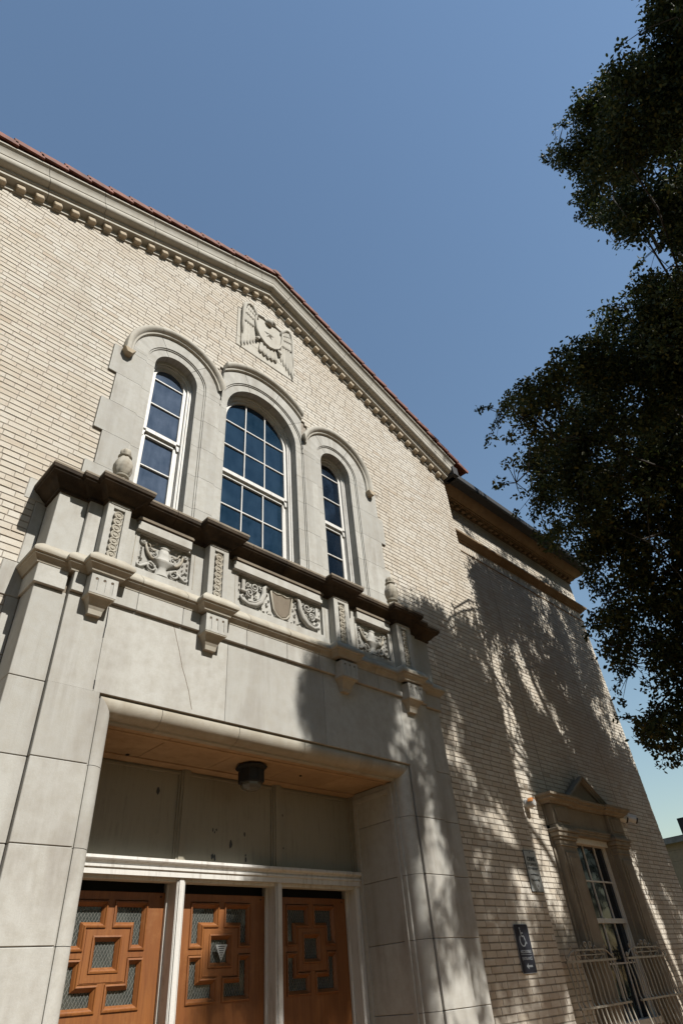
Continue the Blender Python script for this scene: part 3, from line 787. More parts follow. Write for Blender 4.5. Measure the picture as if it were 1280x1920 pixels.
pn = panel(2.825, 4.265, 3.02, 4.167, 4.70, 5.06, 2.935, 4.135)
c, zl = 3.593, 4.70
sh = [(-.13, .31), (-.06, .285), (0, .30), (.06, .285), (.13, .31), (.115, .20), (.10, .11), (.06, .055), (0, .03), (-.06, .055), (-.10, .11), (-.115, .20)]
MB().prism([(c + u, zl + v) for u, v in sh], YB - .022, YB + .005).build('carved_shield', M['stone_dirty'], pn, bevel=.01, seg=2)
T(pn, [(c + u * 1.12, zl + .17 + (v - .17) * 1.10, .018) for u, v in sh + sh[:1]], .012, YB, 6, 'strapwork', 'stone_trim')
for s in (-1, 1):
    X = lambda u: c + s * u
    T(pn, [(X(.175), zl + .325, .02), (X(.215), zl + .335, .024), (X(.24), zl + .30, .026), (X(.245), zl + .22, .028), (X(.28), zl + .12, .028), (X(.35), zl + .06, .026), (X(.44), zl + .045, .024), (X(.51), zl + .075, .02), (X(.53), zl + .115, .018), (X(.505), zl + .135, .016), (X(.485), zl + .115, .014)], [.014, .02, .024, .030, .034, .032, .026, .018, .014, .011, .007], YB)
    T(pn, [(X(.26), zl + .22, .03), (X(.30), zl + .13, .034), (X(.37), zl + .08, .03), (X(.46), zl + .07, .026)], [.006, .010, .010, .006], YB - .014, 5, 'ridge')
    T(pn, [(p[0], p[1], .02) for p in spiral(X(.36), zl + .27, .055, .012, 1.57 - s * 1.2, -s * 1.5)], .010, YB); T(pn, [(p[0], p[1], .02) for p in spiral(X(.42), zl + .185, .05, .010, -1.57, s * 1.4)], .010, YB)
    T(pn, [(p[0], p[1], .018) for p in spiral(X(.275), zl + .29, .035, .008, 0 if s > 0 else 3.14, s * 1.3)], .009, YB)
    MB().box(X(.50) - .022, X(.50) + .022, YB - .03, YB, zl + .17, zl + .32).build('carved_torch', M['stone'], pn, bevel=.008, seg=2)
    MB().box(X(.495) - .038, X(.495) + .038, YB - .034, YB, zl + .175, zl + .20).build('torch_collar', M['stone'], pn, bevel=.008, seg=2)
    MB().lathe([(.024, -.01), (.024, .018), (.015, .026), (.004, .028)], (X(.30), YB, zl + .315), 10, 'y').build('rosette', M['stone'], pn, smooth='auto')
    for j in range(8): leafy(pn, X(.165 + .015 * math.sin(j * 1.3)), zl + .30 - j * .033, .038, (1.57 - s * 1.57) + s * (-.9 if j % 2 else .7))
for s in (-1, 1):
    X = lambda u: c + s * u
    for (u, v, a_) in ((.21, .03, .3), (.25, .045, 1.0), (.30, .03, .1), (.355, .02, .5), (.42, .02, .2), (.47, .025, .9), (.545, .06, 1.6), (.545, .16, 1.4), (.55, .22, 1.7), (.545, .29, 1.3), (.46, .33, 2.8), (.42, .34, .4), (.37, .345, 2.6), (.33, .25, 1.0), (.41, .255, -.4), (.455, .24, 1.2), (.33, .19, .2), (.385, .135, .9), (.44, .12, 1.5), (.20, .12, 1.8), (.20, .19, 1.3), (.21, .26, 1.9), (.235, .335, .6), (.27, .345, 2.0)): leafy(pn, X(u), zl + v, random.uniform(.038, .056), a_ if s > 0 else 3.14 - a_)
    T(pn, [(p[0], p[1], .016) for p in spiral(X(.445), zl + .275, .034, .008, 3.14, -s * 1.3, 14)], .008, YB, 5, 'tendril')
    T(pn, [(p[0], p[1], .016) for p in spiral(X(.335), zl + .165, .026, .006, 0, s * 1.3, 14)], .007, YB, 5, 'tendril')
for j in range(9): leafy(pn, c - .17 + j * .038, zl + .012, .036, 1.2 + .8 * (j % 2))
for j in range(6): leafy(pn, c - .10 + j * .038, zl + .335, .034, -1.9 + .6 * (j % 2))

# eagle relief in the gable
m = MB(); m.box(EX0, EX1, YG - .012, YG + .04, 9.55, 10.30); m.box(EX0 + .0, EX1 - .03, YG - .012, YG + .04, EZ0, 9.548); m.box(EX0 + .09, EX1, YG - .012, YG + .04, 10.302, EZ1)
eg = m.build('eagle_relief', M['stone_pale'], B, bevel=.003); eg['label'] = 'carved stone eagle with raised wings behind a star shield'
YE = YG - .012; ex, ez = 3.635, 10.02
def shieldpts(k): return [(ex + k * 1.2 * u, ez + .01 + k * 1.1 * v) for u, v in ((-.225, .30), (-.10, .325), (0, .29), (.10, .325), (.225, .30), (.235, .12), (.215, -.05), (.16, -.19), (.08, -.275), (0, -.305), (-.08, -.275), (-.16, -.19), (-.215, -.05), (-.235, .12))]
MB().prism(shieldpts(1.0), YE - .045, YE).build('shield', M['stone_pale'], eg, bevel=.006)
T(eg, [(p[0], p[1], .05) for p in shieldpts(.97) + shieldpts(.97)[:2]], .022, YE, 6, 'shield_rim', 'stone_pale')
st = []
for k in range(10): rr = .105 if k % 2 == 0 else .042; st.append((ex + rr * math.sin(k * math.pi / 5), ez + .01 + rr * math.cos(k * math.pi / 5)))
o = MB(); o.add([(p[0], YE - .046, p[1]) for p in st] + [(ex, YE - .075, ez + .01)], [(i, (i + 1) % 10, 10) for i in range(10)]); o.build('star', M['stone_pale'], eg)
def feather(mb, x, z, L, w, ang, h):
    c, s = math.cos(ang), math.sin(ang); n = 7
    outl = [(0, -.4), (.5, -.5), (.85, -.45), (1.0, 0), (.85, .45), (.5, .5), (0, .4)]
    P = [(x + L * u * c - w * v * s, z + L * u * s + w * v * c) for u, v in outl]
    a = (x, YE - h - .012, z); b = (x + L * .85 * c, YE - h - .014, z + L * .85 * s)
    vs = [(p[0], YE - h, p[1]) for p in P] + [(p[0], YE, p[1]) for p in P] + [a, b]
    fs = [(i, i + 1, 15 if i in (2, 3) else (15 if i in (1, 4) else 14)) for i in range(6)] + [(6, 0, 14), (14, 15, 1), (14, 4 + 1, 15)] + [(i, (i + 1) % 7, (i + 1) % 7 + 7, i + 7) for i in range(7)]
    mb.add(vs, fs)
for s in (-1, 1):
    def FE(u, v, L, w, ang, h, nm='feather'):
        q = MB(); feather(q, ex + s * u, ez + v, L, w, ang if s > 0 else math.pi - ang, h); return q.build(nm, M['stone_pale'], eg, smooth=False)
    for k in range(5): FE(.30 + k * .045, .06 - .03 * k + .02, .50 + .035 * k, .056, -1.62 + k * .02, .014 + .003 * k)
    for k in range(5): FE(.27 + k * .045, .17, .20, .056, -1.6, .030 + .002 * k)
    for k in range(5): FE(.27 + k * .042, .27 + .012 * k, .15, .052, -1.5, .042 + .002 * k)
    for k in range(4): FE(.29 + k * .040, .36 + .02 * k, .12, .050, -1.4, .052)
    T(eg, [(ex + s * .24, ez + .22, .03), (ex + s * .28, ez + .36, .05), (ex + s * .34, ez + .45, .055), (ex + s * .41, ez + .48, .05), (ex + s * .475, ez + .42, .045), (ex + s * .50, ez + .25, .04), (ex + s * .505, ez - .1, .03), (ex + s * .50, ez - .45, .015)], [.03, .035, .035, .035, .034, .032, .026, .016], YE, 8, 'wing', 'stone_pale')
    T(eg, [(ex + s * .19, ez - .22, .03), (ex + s * .235, ez - .27, .04), (ex + s * .22, ez - .31, .04)], [.026, .032, .018], YE, 7, 'talon', 'stone_pale')
for k in range(5): q = MB(); feather(q, ex - .13 + .065 * k, ez - .30, .24 + .02 * (2 - abs(k - 2)), .074, -1.57 + (k - 2) * .05, .030); q.build('tail_feather', M['stone_pale'], eg)
T(eg, [(ex - .02, ez + .27, .03), (ex - .01, ez + .34, .06), (ex + .03, ez + .385, .07), (ex + .085, ez + .375, .07), (ex + .115, ez + .34, .065)], [.075, .070, .055, .034, .012], YE, 9, 'head', 'stone_pale')
# ------------------------------------------------------------------ doorway: panels, transom bar, frame, doors
pz0, pz1 = 2.584, 3.32
for i, (a, b) in enumerate(((2.05, 3.023), (3.116, 4.074), (4.172, 5.14))):
    o = MB(); o.box(a - .03, b + .03, 5.093, 5.12, pz0 - .03, pz1 + .034); tp = o.build('transom_panel', M['panel'], B)
    q = MB()
    for (x0, x1, z0, z1) in ((a, a + .018, pz0, pz1), (b - .018, b, pz0, pz1), (a + .018, b - .018, pz1 - .03, pz1 - .012)): q.box(x0, x1, 5.080, 5.093, z0, z1)
    q.build('bead', M['panel'], tp)
    if i == 0: sp = [(2.812, 3.130, .021)]
    elif i == 1: sp = [(3.399, 2.869, .010), (3.435, 2.872, .009), (3.418, 2.851, .007), (3.596, 2.765, .024), (3.749, 2.859, .015), (3.404, 2.654, .017), (3.430, 2.649, .017), (3.767, 2.650, .017), (3.765, 2.687, .007)]
    else: sp = [(4.208, 3.063, .008), (4.213, 2.774, .007)]
    for (x, z, r) in sp:
        pts = [(x + r * .75 * random.uniform(.6, 1.2) * math.cos(t), z + r * 1.5 * random.uniform(.7, 1.15) * math.sin(t)) for t in [6.283 * j / 9 for j in range(9)]]
        MB().prism(pts, 5.0905, 5.0935).build('paint_chip', M['sign_black'], tp)
for a, b in ((3.023, 3.116), (4.074, 4.172), (5.14, 5.20), (1.96, 2.05)):
    o = MB(); o.box(a, b, 5.066, 5.12, pz0, 3.354); o.box(a + .02, b - .02, 5.056, 5.066, pz0, 3.33); o.build('panel_mullion', M['panel'], B)
o = MB()
o.sweep([[(x, y, z) for y, z in ((5.12, 2.604), (5.004, 2.597), (5.001, 2.576), (5.008, 2.566), (5.026, 2.558), (5.035, 2.542), (5.022, 2.537), (5.022, 2.521), (5.033, 2.517), (5.033, 2.4755), (5.12, 2.4755))] for x in (1.98, 5.17)], True)
tb = o.build('transom_bar', M['white'], B)
o = MB()
for a, b in ((2.05, 2.122), (3.057, 3.136), (4.087, 4.166), (5.117, 5.18)):
    o.box(a, b, 5.062, 5.26, 0, 2.4755); c = (a + b) / 2
    if b - a > .06: o.box(c - .022, c + .022, 5.049, 5.062, 0, 2.4755); o.box(a + .005, a + .012, 5.056, 5.062, 0, 2.4755); o.box(b - .012, b - .005, 5.056, 5.062, 0, 2.4755)
    o.box(a - .014, b + .014, 5.18, 5.208, 0, 2.47)
o.box(5.18, 5.20, 5.04, 5.26, 0, 2.59)
o.box(2.122, 5.117, 5.078, 5.17, 2.450, 2.478)
df = o.build('door_frame', M['white'], B, bevel=.002)
MB().box(1.96, 5.22, 5.27, 5.31, 2.30, 2.56).build('dark_gap', M['dark'], B)
DY = 5.212
def offpoly(P, d):
    # inward offset of an axis-aligned counter-clockwise polygon
    n = len(P); out = []
    for i in range(n):
        a, b, c = P[i - 1], P[i], P[(i + 1) % n]
        def nm(p, q):
            dx, dz = q[0] - p[0], q[1] - p[1]; L = math.hypot(dx, dz); return (-dz / L, dx / L)
        n0, n1 = nm(a, b), nm(b, c); out.append((b[0] + (n0[0] + n1[0]) * d, b[1] + (n0[1] + n1[1]) * d))
    return out
def mesh_rects(mb, rects, y):
    for (x0, x1, z0, z1) in rects:
        for sg in (1, -1):
            sl = 1.75 * sg; st = .026
            t = -3.0
            k0 = int(math.floor((-(abs(sl) * (x1 - x0))) / (st * 1.75))) - 2
            for k in range(k0, int((z1 - z0) / (st * 1.75) + abs(sl) * (x1 - x0) / (st * 1.75)) + 3):
                zb = z0 + k * st * 1.75 - (0 if sg > 0 else 0)
                def zz(x): return zb + sl * (x - x0)
                xa, xb = x0, x1
                xs_ = sorted([x0 + (z0 - zb) / sl, x0 + (z1 - zb) / sl]); xa = max(xa, xs_[0]); xb = min(xb, xs_[1])
                if xb - xa < .004: continue
                w = .0014
                mb.add([(xa, y, zz(xa) - w), (xb, y, zz(xb) - w), (xb, y, zz(xb) + w), (xa, y, zz(xa) + w), (xa, y + .002, zz(xa) - w), (xb, y + .002, zz(xb) - w), (xb, y + .002, zz(xb) + w), (xa, y + .002, zz(xa) + w)],
                       [(0, 1, 2, 3), (0, 4, 5, 1), (1, 5, 6, 2), (2, 6, 7, 3), (3, 7, 4, 0)])
XBK = [-.467, -.309, -.185, -.113, -.031, .031, .113, .185, .309, .467]; ZBK = [0, .02, 1.652, 1.806, 1.878, 1.957, 2.012, 2.102, 2.156, 2.324, 2.389]
def openings(cx):
    R = lambda L: [(cx + u, z) for u, z in L]
    TR = [(.031, 2.156), (.185, 2.156), (.185, 2.012), (.309, 2.012), (.309, 2.324), (.031, 2.324)]
    BR = [(.031, 1.652), (.309, 1.652), (.309, 1.957), (.185, 1.957), (.185, 1.806), (.031, 1.806)]
    mir = lambda L: [(-u, z) for u, z in L][::-1]
    C_ = [(-.113, 1.878), (.113, 1.878), (.113, 2.102), (-.113, 2.102)]
    return [R(TR), R(mir(TR)), R(BR), R(mir(BR)), R(C_)]
def is_open(u, z):
    a = abs(u)
    if a < .113 and 1.878 < z < 2.102: return True
    if .031 < a < .309 and (2.156 < z < 2.324 or 1.652 < z < 1.806): return True
    if .185 < a < .309 and (2.012 < z < 2.156 or 1.806 < z < 1.957): return True
    return False
DOORS = []
def make_door(cx, lab):
    o = MB()
    for i in range(9):
        j = 0
        while j < len(ZBK) - 1:
            u = (XBK[i] + XBK[i + 1]) / 2
            if is_open(u, (ZBK[j] + ZBK[j + 1]) / 2): j += 1; continue
            k = j
            while k + 1 < len(ZBK) - 1 and not is_open(u, (ZBK[k + 1] + ZBK[k + 2]) / 2): k += 1
            o.box(cx + XBK[i], cx + XBK[i + 1], DY, DY + .045, ZBK[j] + .01, ZBK[k + 1]); j = k + 1
    d = o.build('door', M['wood'], B); d['label'] = lab
    for P in openings(cx):
        prof = [(-.006, DY + .002), (-.002, DY - .010), (.008, DY - .012), (.013, DY - .002), (.020, DY + .004), (.034, DY + .022), (.034, DY + .045)]
        fr = []
        for q, y in prof: fr.append([(p[0], y, p[1]) for p in offpoly(P, q)])
        MB().sweep(fr, True, cap=False).build('panel_moulding', M['wood'], d)
        G = offpoly(P, .028)
        MB().prism(G, DY + .030, DY + .034).build('glass_pane', M['glass_door'], d)
        g2 = offpoly(P, .034); xs_ = sorted({round(p[0], 4) for p in g2}); zs_ = sorted({round(p[1], 4) for p in g2})
        rects = []
        for a, b in zip(xs_, xs_[1:]):
            for c_, e in zip(zs_, zs_[1:]):
                mx, mz = (a + b) / 2, (c_ + e) / 2; ins = False; n = len(g2)
                for ii in range(n):
                    p, q = g2[ii - 1], g2[ii]
                    if (p[1] > mz) != (q[1] > mz) and mx < (q[0] - p[0]) * (mz - p[1]) / (q[1] - p[1]) + p[0]: ins = not ins
                if ins: rects.append((a, b, c_, e))
        w = MB(); mesh_rects(w, rects, DY + .0265); w = w.build('wire_mesh', M['wire'], d, fix=False); w['kind'] = 'stuff'
    # mitred ring round the middle pane
    rg = MB()
    A_ = [(cx - .170, 1.821), (cx + .170, 1.821), (cx + .170, 2.141), (cx - .170, 2.141)]
    fr = [[(p[0], y, p[1]) for p in offpoly(A_, q)] for q, y in ((0, DY + .001), (.002, DY - .004), (.05, DY - .004), (.052, DY + .001))]
    rg.sweep(fr, True, cap=False).build('centre_ring', M['wood'], d)
    MB().box(cx - .36, cx + .36, DY - .012, DY + .01, .25, .85).build('kick_panel', M['wood'], d, bevel=.01)
    MB().tube([(cx - .40, DY, 1.02), (cx - .40, DY - .05, 1.02), (cx - .40, DY - .05, 1.28), (cx - .40, DY, 1.28)], .011, 8).build('handle', M['black'], d, smooth=True)
    MB().lathe([(.008, -.002), (.008, .002), (0.001, .0025)], (cx + .42, DY, 2.362), 8, 'y').build('bolt_head', M['black'], d)
    return d
make_door(2.588, 'sunlit orange oak door with glazed geometric panels'); make_door(3.611, 'middle oak door half in tree shadow'); make_door(4.641, 'right oak door in deep shadow')

# paper notice on the middle door
n = empty('door_notice', (3.612, DY - .013, 1.97), 'small pale triangular notice pointing down on the middle wooden door', 'notice')
MB().prism([(3.552, 2.031), (3.612, 1.917), (3.672, 2.031)], DY - .016, DY - .013).build('triangle_sheet', M['sign_white'], n)
o = MB()
for k, w in enumerate((.034, .028, .024, .019, .013, .008)): o.box(3.612 - w, 3.612 + w, DY - .0168, DY - .0158, 2.016 - k * .0148, 2.022 - k * .0148)
q = o.build('small_print', M['sign_black'], n); q['kind'] = 'stuff'

# ------------------------------------------------------------------ side window of the wing with its pedimented surround
WF = 4.80
m = MB(); m.box(9.10, 9.68, YW - .02, 5.1, 0, 3.36); m.box(10.90, 11.44, YW - .02, 5.1, 0, 3.36); m.box(9.10, 11.44, YW - .02, 5.1, 3.26, 3.76); m.box(9.68, 10.90, YW - .02, 5.1, .80, 1.06)
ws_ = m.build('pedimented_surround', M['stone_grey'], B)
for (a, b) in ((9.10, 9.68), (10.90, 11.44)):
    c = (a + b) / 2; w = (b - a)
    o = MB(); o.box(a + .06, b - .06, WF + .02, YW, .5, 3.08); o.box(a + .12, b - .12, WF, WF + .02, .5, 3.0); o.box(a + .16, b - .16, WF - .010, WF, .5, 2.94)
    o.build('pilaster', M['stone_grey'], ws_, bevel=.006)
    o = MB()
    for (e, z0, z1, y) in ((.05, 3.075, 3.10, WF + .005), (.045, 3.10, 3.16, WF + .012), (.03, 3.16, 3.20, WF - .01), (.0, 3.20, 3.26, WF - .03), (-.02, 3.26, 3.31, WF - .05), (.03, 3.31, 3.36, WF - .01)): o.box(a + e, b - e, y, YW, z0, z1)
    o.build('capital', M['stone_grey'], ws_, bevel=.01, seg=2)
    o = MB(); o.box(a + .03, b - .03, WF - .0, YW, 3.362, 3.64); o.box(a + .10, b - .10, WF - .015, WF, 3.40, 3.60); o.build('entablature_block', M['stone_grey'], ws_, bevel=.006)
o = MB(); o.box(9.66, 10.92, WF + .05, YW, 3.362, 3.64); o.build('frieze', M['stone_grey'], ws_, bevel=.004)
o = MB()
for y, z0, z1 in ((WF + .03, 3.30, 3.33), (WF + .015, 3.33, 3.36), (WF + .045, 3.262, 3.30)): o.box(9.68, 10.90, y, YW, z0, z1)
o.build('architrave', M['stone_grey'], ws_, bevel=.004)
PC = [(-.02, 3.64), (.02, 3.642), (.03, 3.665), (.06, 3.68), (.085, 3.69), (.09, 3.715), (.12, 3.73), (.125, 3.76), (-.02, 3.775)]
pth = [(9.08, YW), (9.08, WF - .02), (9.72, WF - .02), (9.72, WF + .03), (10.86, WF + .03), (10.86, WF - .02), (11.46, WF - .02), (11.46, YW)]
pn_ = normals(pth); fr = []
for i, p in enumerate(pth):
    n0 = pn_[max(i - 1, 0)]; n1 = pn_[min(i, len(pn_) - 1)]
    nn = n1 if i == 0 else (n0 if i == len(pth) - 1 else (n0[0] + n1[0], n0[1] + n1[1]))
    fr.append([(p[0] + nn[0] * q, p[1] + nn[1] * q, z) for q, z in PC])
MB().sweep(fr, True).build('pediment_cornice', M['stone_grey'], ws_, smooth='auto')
MB().prism([(9.76, 3.77), (11.10, 3.77), (10.43, 4.16)], WF + .07, YW + .02).build('tympanum', M['stone_grey'], ws_)
for s in (-1, 1):
    x0, z0, x1, z1 = 10.43 + s * .74, 3.765, 10.43, 4.20; L = math.hypot(x1 - x0, z1 - z0); nx, nz = -(z1 - z0) / L * s * 1, abs(x1 - x0) / L
    prof = [(-.02, .00), (.06, 0), (.065, -.03), (.04, -.035), (.035, -.06), (.015, -.065), (.01, -.09), (-.02, -.09)]
    fr = [[(x0 + s * 0.0 - (-s) * (0), WF + .04 - p, z0 + h) for p, h in prof], [(x1, WF + .04 - p, z1 + h) for p, h in prof]]
    MB().sweep([[(a[0], a[1], a[2]) for a in r] for r in fr], True).build('raking_moulding', M['stone_grey'], ws_, smooth='auto')
o = MB()
x0, x1 = 9.74, 11.02
for a, b in ((9.68, 9.80), (10.965, 10.91)):
    lo, hi = sorted((a, b)); o.box(lo, hi, 4.93, 5.06, 1.06, 3.26)
o.box(9.80, 10.91, 4.93, 5.06, 3.18, 3.262); o.box(10.895, 10.93, 4.985, 5.06, 1.06, 3.18)
o.box(9.68, 10.90, 4.90, 5.06, 1.00, 1.075)
sw = o.build('side_window', M['white'], B, bevel=.003)
gx = [9.845, 10.207, 10.571, 10.905]
for a, b in zip(gx, gx[1:]):
    for z0, z1, y in ((2.225, 2.70, 5.035), (2.70, 3.18, 5.035), (1.08, 1.69, 5.055), (1.69, 2.17, 5.055)): MB().box(a, b, y, y + .006, z0, z1).build('pane', M['glass_dark'], sw)
for x in gx[1:3]:
    MB().box(x - .011, x + .011, 5.018, 5.04, 2.2, 3.18).build('muntin', M['white'], sw); MB().box(x - .011, x + .011, 5.038, 5.06, 1.08, 2.18).build('muntin', M['white'], sw)
MB().box(9.80, 10.905, 5.019, 5.04, 2.689, 2.711).build('muntin', M['white'], sw); MB().box(9.80, 10.905, 5.039, 5.06, 1.68, 1.70).build('muntin', M['white'], sw)
MB().box(9.80, 10.905, 5.005, 5.06, 2.165, 2.225).build('meeting_rail', M['white'], sw)
MB().box(10.862, 10.905, 5.01, 5.06, 2.225, 3.18).build('sash_stile', M['white'], sw); MB().box(10.862, 10.905, 5.03, 5.06, 1.08, 2.165).build('sash_stile', M['white'], sw)

# ------------------------------------------------------------------ things fixed to or standing on the building
FIN = [(.062, 0), (.070, .012), (.066, .03), (.050, .038), (.066, .062), (.074, .085), (.066, .112), (.046, .128), (.048, .142), (.070, .15), (.074, .165), (.060, .178), (.074, .21), (.086, .26), (.086, .30), (.074, .345), (.058, .385),
       (.050, .40), (.062, .408), (.066, .42), (.056, .432), (.046, .44), (.052, .462), (.050, .49), (.038, .51), (.022, .525), (.004, .53)]
def finial(x, y, lab):
    r = empty('finial', (x, y, 5.378), lab, 'finial', 'carved finials on the balustrade')
    lo = [p for p in FIN if p[1] <= .178]; hi = [p for p in FIN if .178 <= p[1] <= .40]; tp = [p for p in FIN if p[1] >= .40]
    n = 40
    MB().lathe(lo, (x, y, 5.378), n, 'z', lambda a, h: 1 + (.07 * math.cos(8 * a) if .04 < h < .12 else 0)).build('foot', M['stone_trim'], r, smooth='auto')
    hh = []
    for i in range(len(hi) - 1):
        for k in range(4): t = k / 4; hh.append((hi[i][0] * (1 - t) + hi[i + 1][0] * t, hi[i][1] * (1 - t) + hi[i + 1][1] * t))
    hh.append(hi[-1])
    MB().lathe(hh, (x, y, 5.378), n, 'z', lambda a, h: 1 + .13 * abs(math.cos(3.5 * a - 11 * h)) - .06).build('twisted_body', M['stone_trim'], r, smooth=True)
    MB().lathe(tp, (x, y, 5.378), n, 'z', lambda a, h: 1 + (.10 * math.cos(6 * a) if h > .445 else 0)).build('knob', M['stone_trim'], r, smooth='auto')
finial(1.622, 4.25, 'twisted stone finial on the balustrade below the left narrow window')
finial(5.39, 4.25, 'twisted stone finial at the right end of the balustrade against brick')
# porch lamp under the soffit
lx, ly, lz = 3.55, 4.74, 3.354
r = empty('ceiling_lamp', (lx, ly, lz), 'black eight sided lantern hanging under the doorway soffit', 'lamp')
MB().lathe([(.085, .0), (.135, -.004), (.150, -.016), (.146, -.030), (.11, -.04), (.105, -.05)], (lx, ly, lz), 8).build('canopy', M['black'], r)
o = MB(); o.lathe([(.108, -.045), (.112, -.055), (.112, -.135), (.118, -.14), (.118, -.155), (.10, -.16)], (lx, ly, lz), 8)
for k in range(8):
    a = 6.2832 * k / 8; o.tube([(lx + .113 * math.cos(a), ly + .113 * math.sin(a), lz - .05), (lx + .113 * math.cos(a), ly + .113 * math.sin(a), lz - .15)], .008, 5)
o.build('lamp_cage', M['black'], r)
MB().lathe([(.098, -.15), (.096, -.18), (.082, -.205), (.05, -.218), (.004, -.222)], (lx, ly, lz), 8).build('glass_bowl', M['lampglass'], r)
for k in range(4):
    a = .785 + 1.5708 * k; MB().lathe([(.010, 0), (.012, -.008), (.004, -.014)], (lx + .125 * math.cos(a), ly + .125 * math.sin(a), lz - .028), 7).build('screw', M['black'], r)
MB().lathe([(.012, 0), (.014, -.006), (.005, -.010)], (4.17, 4.76, 3.354), 8).build('soffit_bolt', M['black'], por); MB().lathe([(.016, 0), (.018, -.006), (.005, -.010)], (2.44, 5.0, 3.354), 8).build('soffit_bolt', M['black'], por)
# signs on the brick
def plate(o, x0, x1, z0, z1, y, r, th=.004):
    pts = []
    for cx, cz, a0 in ((x1 - r, z0 + r, -90), (x1 - r, z1 - r, 0), (x0 + r, z1 - r, 90), (x0 + r, z0 + r, 180)):
        for k in range(4): a = math.radians(a0 + 30 * k); pts.append((cx + r * math.cos(a), cz + r * math.sin(a)))
    o.prism(pts, y - th, y)
s1 = empty('crime_sign', (7.88, YG - .012, 2.43), 'white rectangular metal sign with black lettering on the brick above the blue sign', 'sign')
o = MB(); plate(o, 7.742, 8.030, 2.438, 2.897, YG - .008, .012); o.build('backing_plate', M['sign_black'], s1)
o = MB(); plate(o, 7.750, 8.022, 2.446, 2.889, YG - .012, .008, .001); o.build('face', M['sign_white'], s1)
yy = YG - .0145; cxs = 7.886
for body, size, z, w, b in (('CRIME', .060, 2.800, .185, .0035), ('STOPPERS', .046, 2.738, .245, 0), ('877-903-8477', .036, 2.690, .235, .001), ('www.469tips.com', .026, 2.628, .185, .001), ('Tip Line 24 Hrs', .026, 2.566, .185, .002)):
    text_mesh('lettering', body, size, cxs, yy, z, M['sign_black'], s1, w, b)
o = MB(); o.prism([(7.91 + .018 * math.cos(t), 2.510 + .018 * math.sin(t)) for t in [6.283 * k / 12 for k in range(12)]], yy, yy + .0008); o.box(7.83, 7.865, yy, yy + .0008, 2.512, 2.518); o.build('emblem', M['coping'], s1)
for z in (2.872, 2.463): MB().lathe([(.007, -.002), (.006, .003), (.001, .004)], (cxs, YG - .013, z), 8, 'y').build('screw', M['sign_black'], s1)
s2 = empty('accessible_sign', (7.31, YG - .012, 1.65), 'dark blue accessible entrance sign with wheelchair symbol and left arrow', 'sign')
o = MB(); plate(o, 7.165, 7.455, 1.657, 2.112, YG - .008, .022); o.build('border', M['sign_print'], s2)
o = MB(); plate(o, 7.170, 7.450, 1.662, 2.107, YG - .012, .020, .001); o.build('face', M['sign_blue'], s2)
yy = YG - .0140; px_, pz_ = 7.29, 1.99
def stroke(mb, pts, w):
    for (a, b) in zip(pts, pts[1:]):
        L = math.hypot(b[0] - a[0], b[1] - a[1]); nx, nz = -(b[1] - a[1]) / L * w, (b[0] - a[0]) / L * w
        mb.prism([(a[0] + nx, a[1] + nz), (b[0] + nx, b[1] + nz), (b[0] - nx, b[1] - nz), (a[0] - nx, a[1] - nz)], yy, yy + .0008)
o = MB(); S_ = .80
P_ = lambda u, v: (px_ + u * S_, pz_ + v * S_)
o.prism([P_(-.022 + .016 * math.cos(t), .100 + .016 * math.sin(t)) for t in [6.283 * k / 10 for k in range(10)]], yy, yy + .0008)
stroke(o, [P_(-.018, .080), P_(-.008, .008), P_(.050, .008), P_(.080, -.075), P_(.098, -.068)], .0075); stroke(o, [P_(-.014, .045), P_(.040, .045)], .006)
stroke(o, [P_(.004 + .068 * math.cos(t), -.040 + .068 * math.sin(t)) for t in [2.25 + 4.0 * k / 18 for k in range(19)]], .0065)
o.build('wheelchair_symbol', M['sign_print'], s2)
text_mesh('lettering', 'ACCESSIBLE', .038, 7.31, yy, 1.853, M['sign_print'], s2, .215, .0004); text_mesh('lettering', 'ENTRANCE', .038, 7.31, yy, 1.790, M['sign_print'], s2, .20, .0004)
o = MB(); o.box(7.205, 7.425, yy, yy + .0008, 1.826, 1.829)
o.prism([(7.265, 1.722), (7.305, 1.750), (7.305, 1.731), (7.385, 1.731), (7.385, 1.713), (7.305, 1.713), (7.305, 1.694)], yy, yy + .0008); o.build('left_arrow', M['sign_print'], s2)
# alarm siren
ax, az = 8.66, 3.60
r = empty('alarm_siren', (ax, YW, az), 'round white wall siren with orange lens on the brick wing', 'alarm')
MB().lathe([(.066, 0), (.068, .03), (.064, .032), (.064, .052), (.067, .055), (.066, .085), (.060, .088), (.060, .10)], (ax, YW, az), 22, 'y').build('siren_body', M['plastic'], r, smooth='auto')
MB().lathe([(.062, .098), (.060, .125), (.050, .140), (.03, .148), (.002, .150)], (ax, YW, az), 22, 'y').build('siren_face', M['plastic'], r, smooth='auto')
o = MB()
pts = [(ax + .069 * math.cos(t), az + .069 * math.sin(t)) for t in [math.pi * (.08 + .84 * k / 10) for k in range(11)]]
fr = [[(ax + q * math.cos(t), YW - h, az + q * math.sin(t)) for q, h in ((.060, .07), (.0715, .072), (.070, .120), (.058, .142), (.045, .146))] for t in [math.pi * (.05 + .9 * k / 12) for k in range(13)]]
o.sweep(fr).build('orange_lens', M['orange'], r, smooth='auto')
o = MB()
for k in range(3): o.box(ax - .012, ax - .002, YW - .1512, YW - .148, az + .012 - k * .018, az + .022 - k * .018)
o.build('mark', M['sign_black'], r)
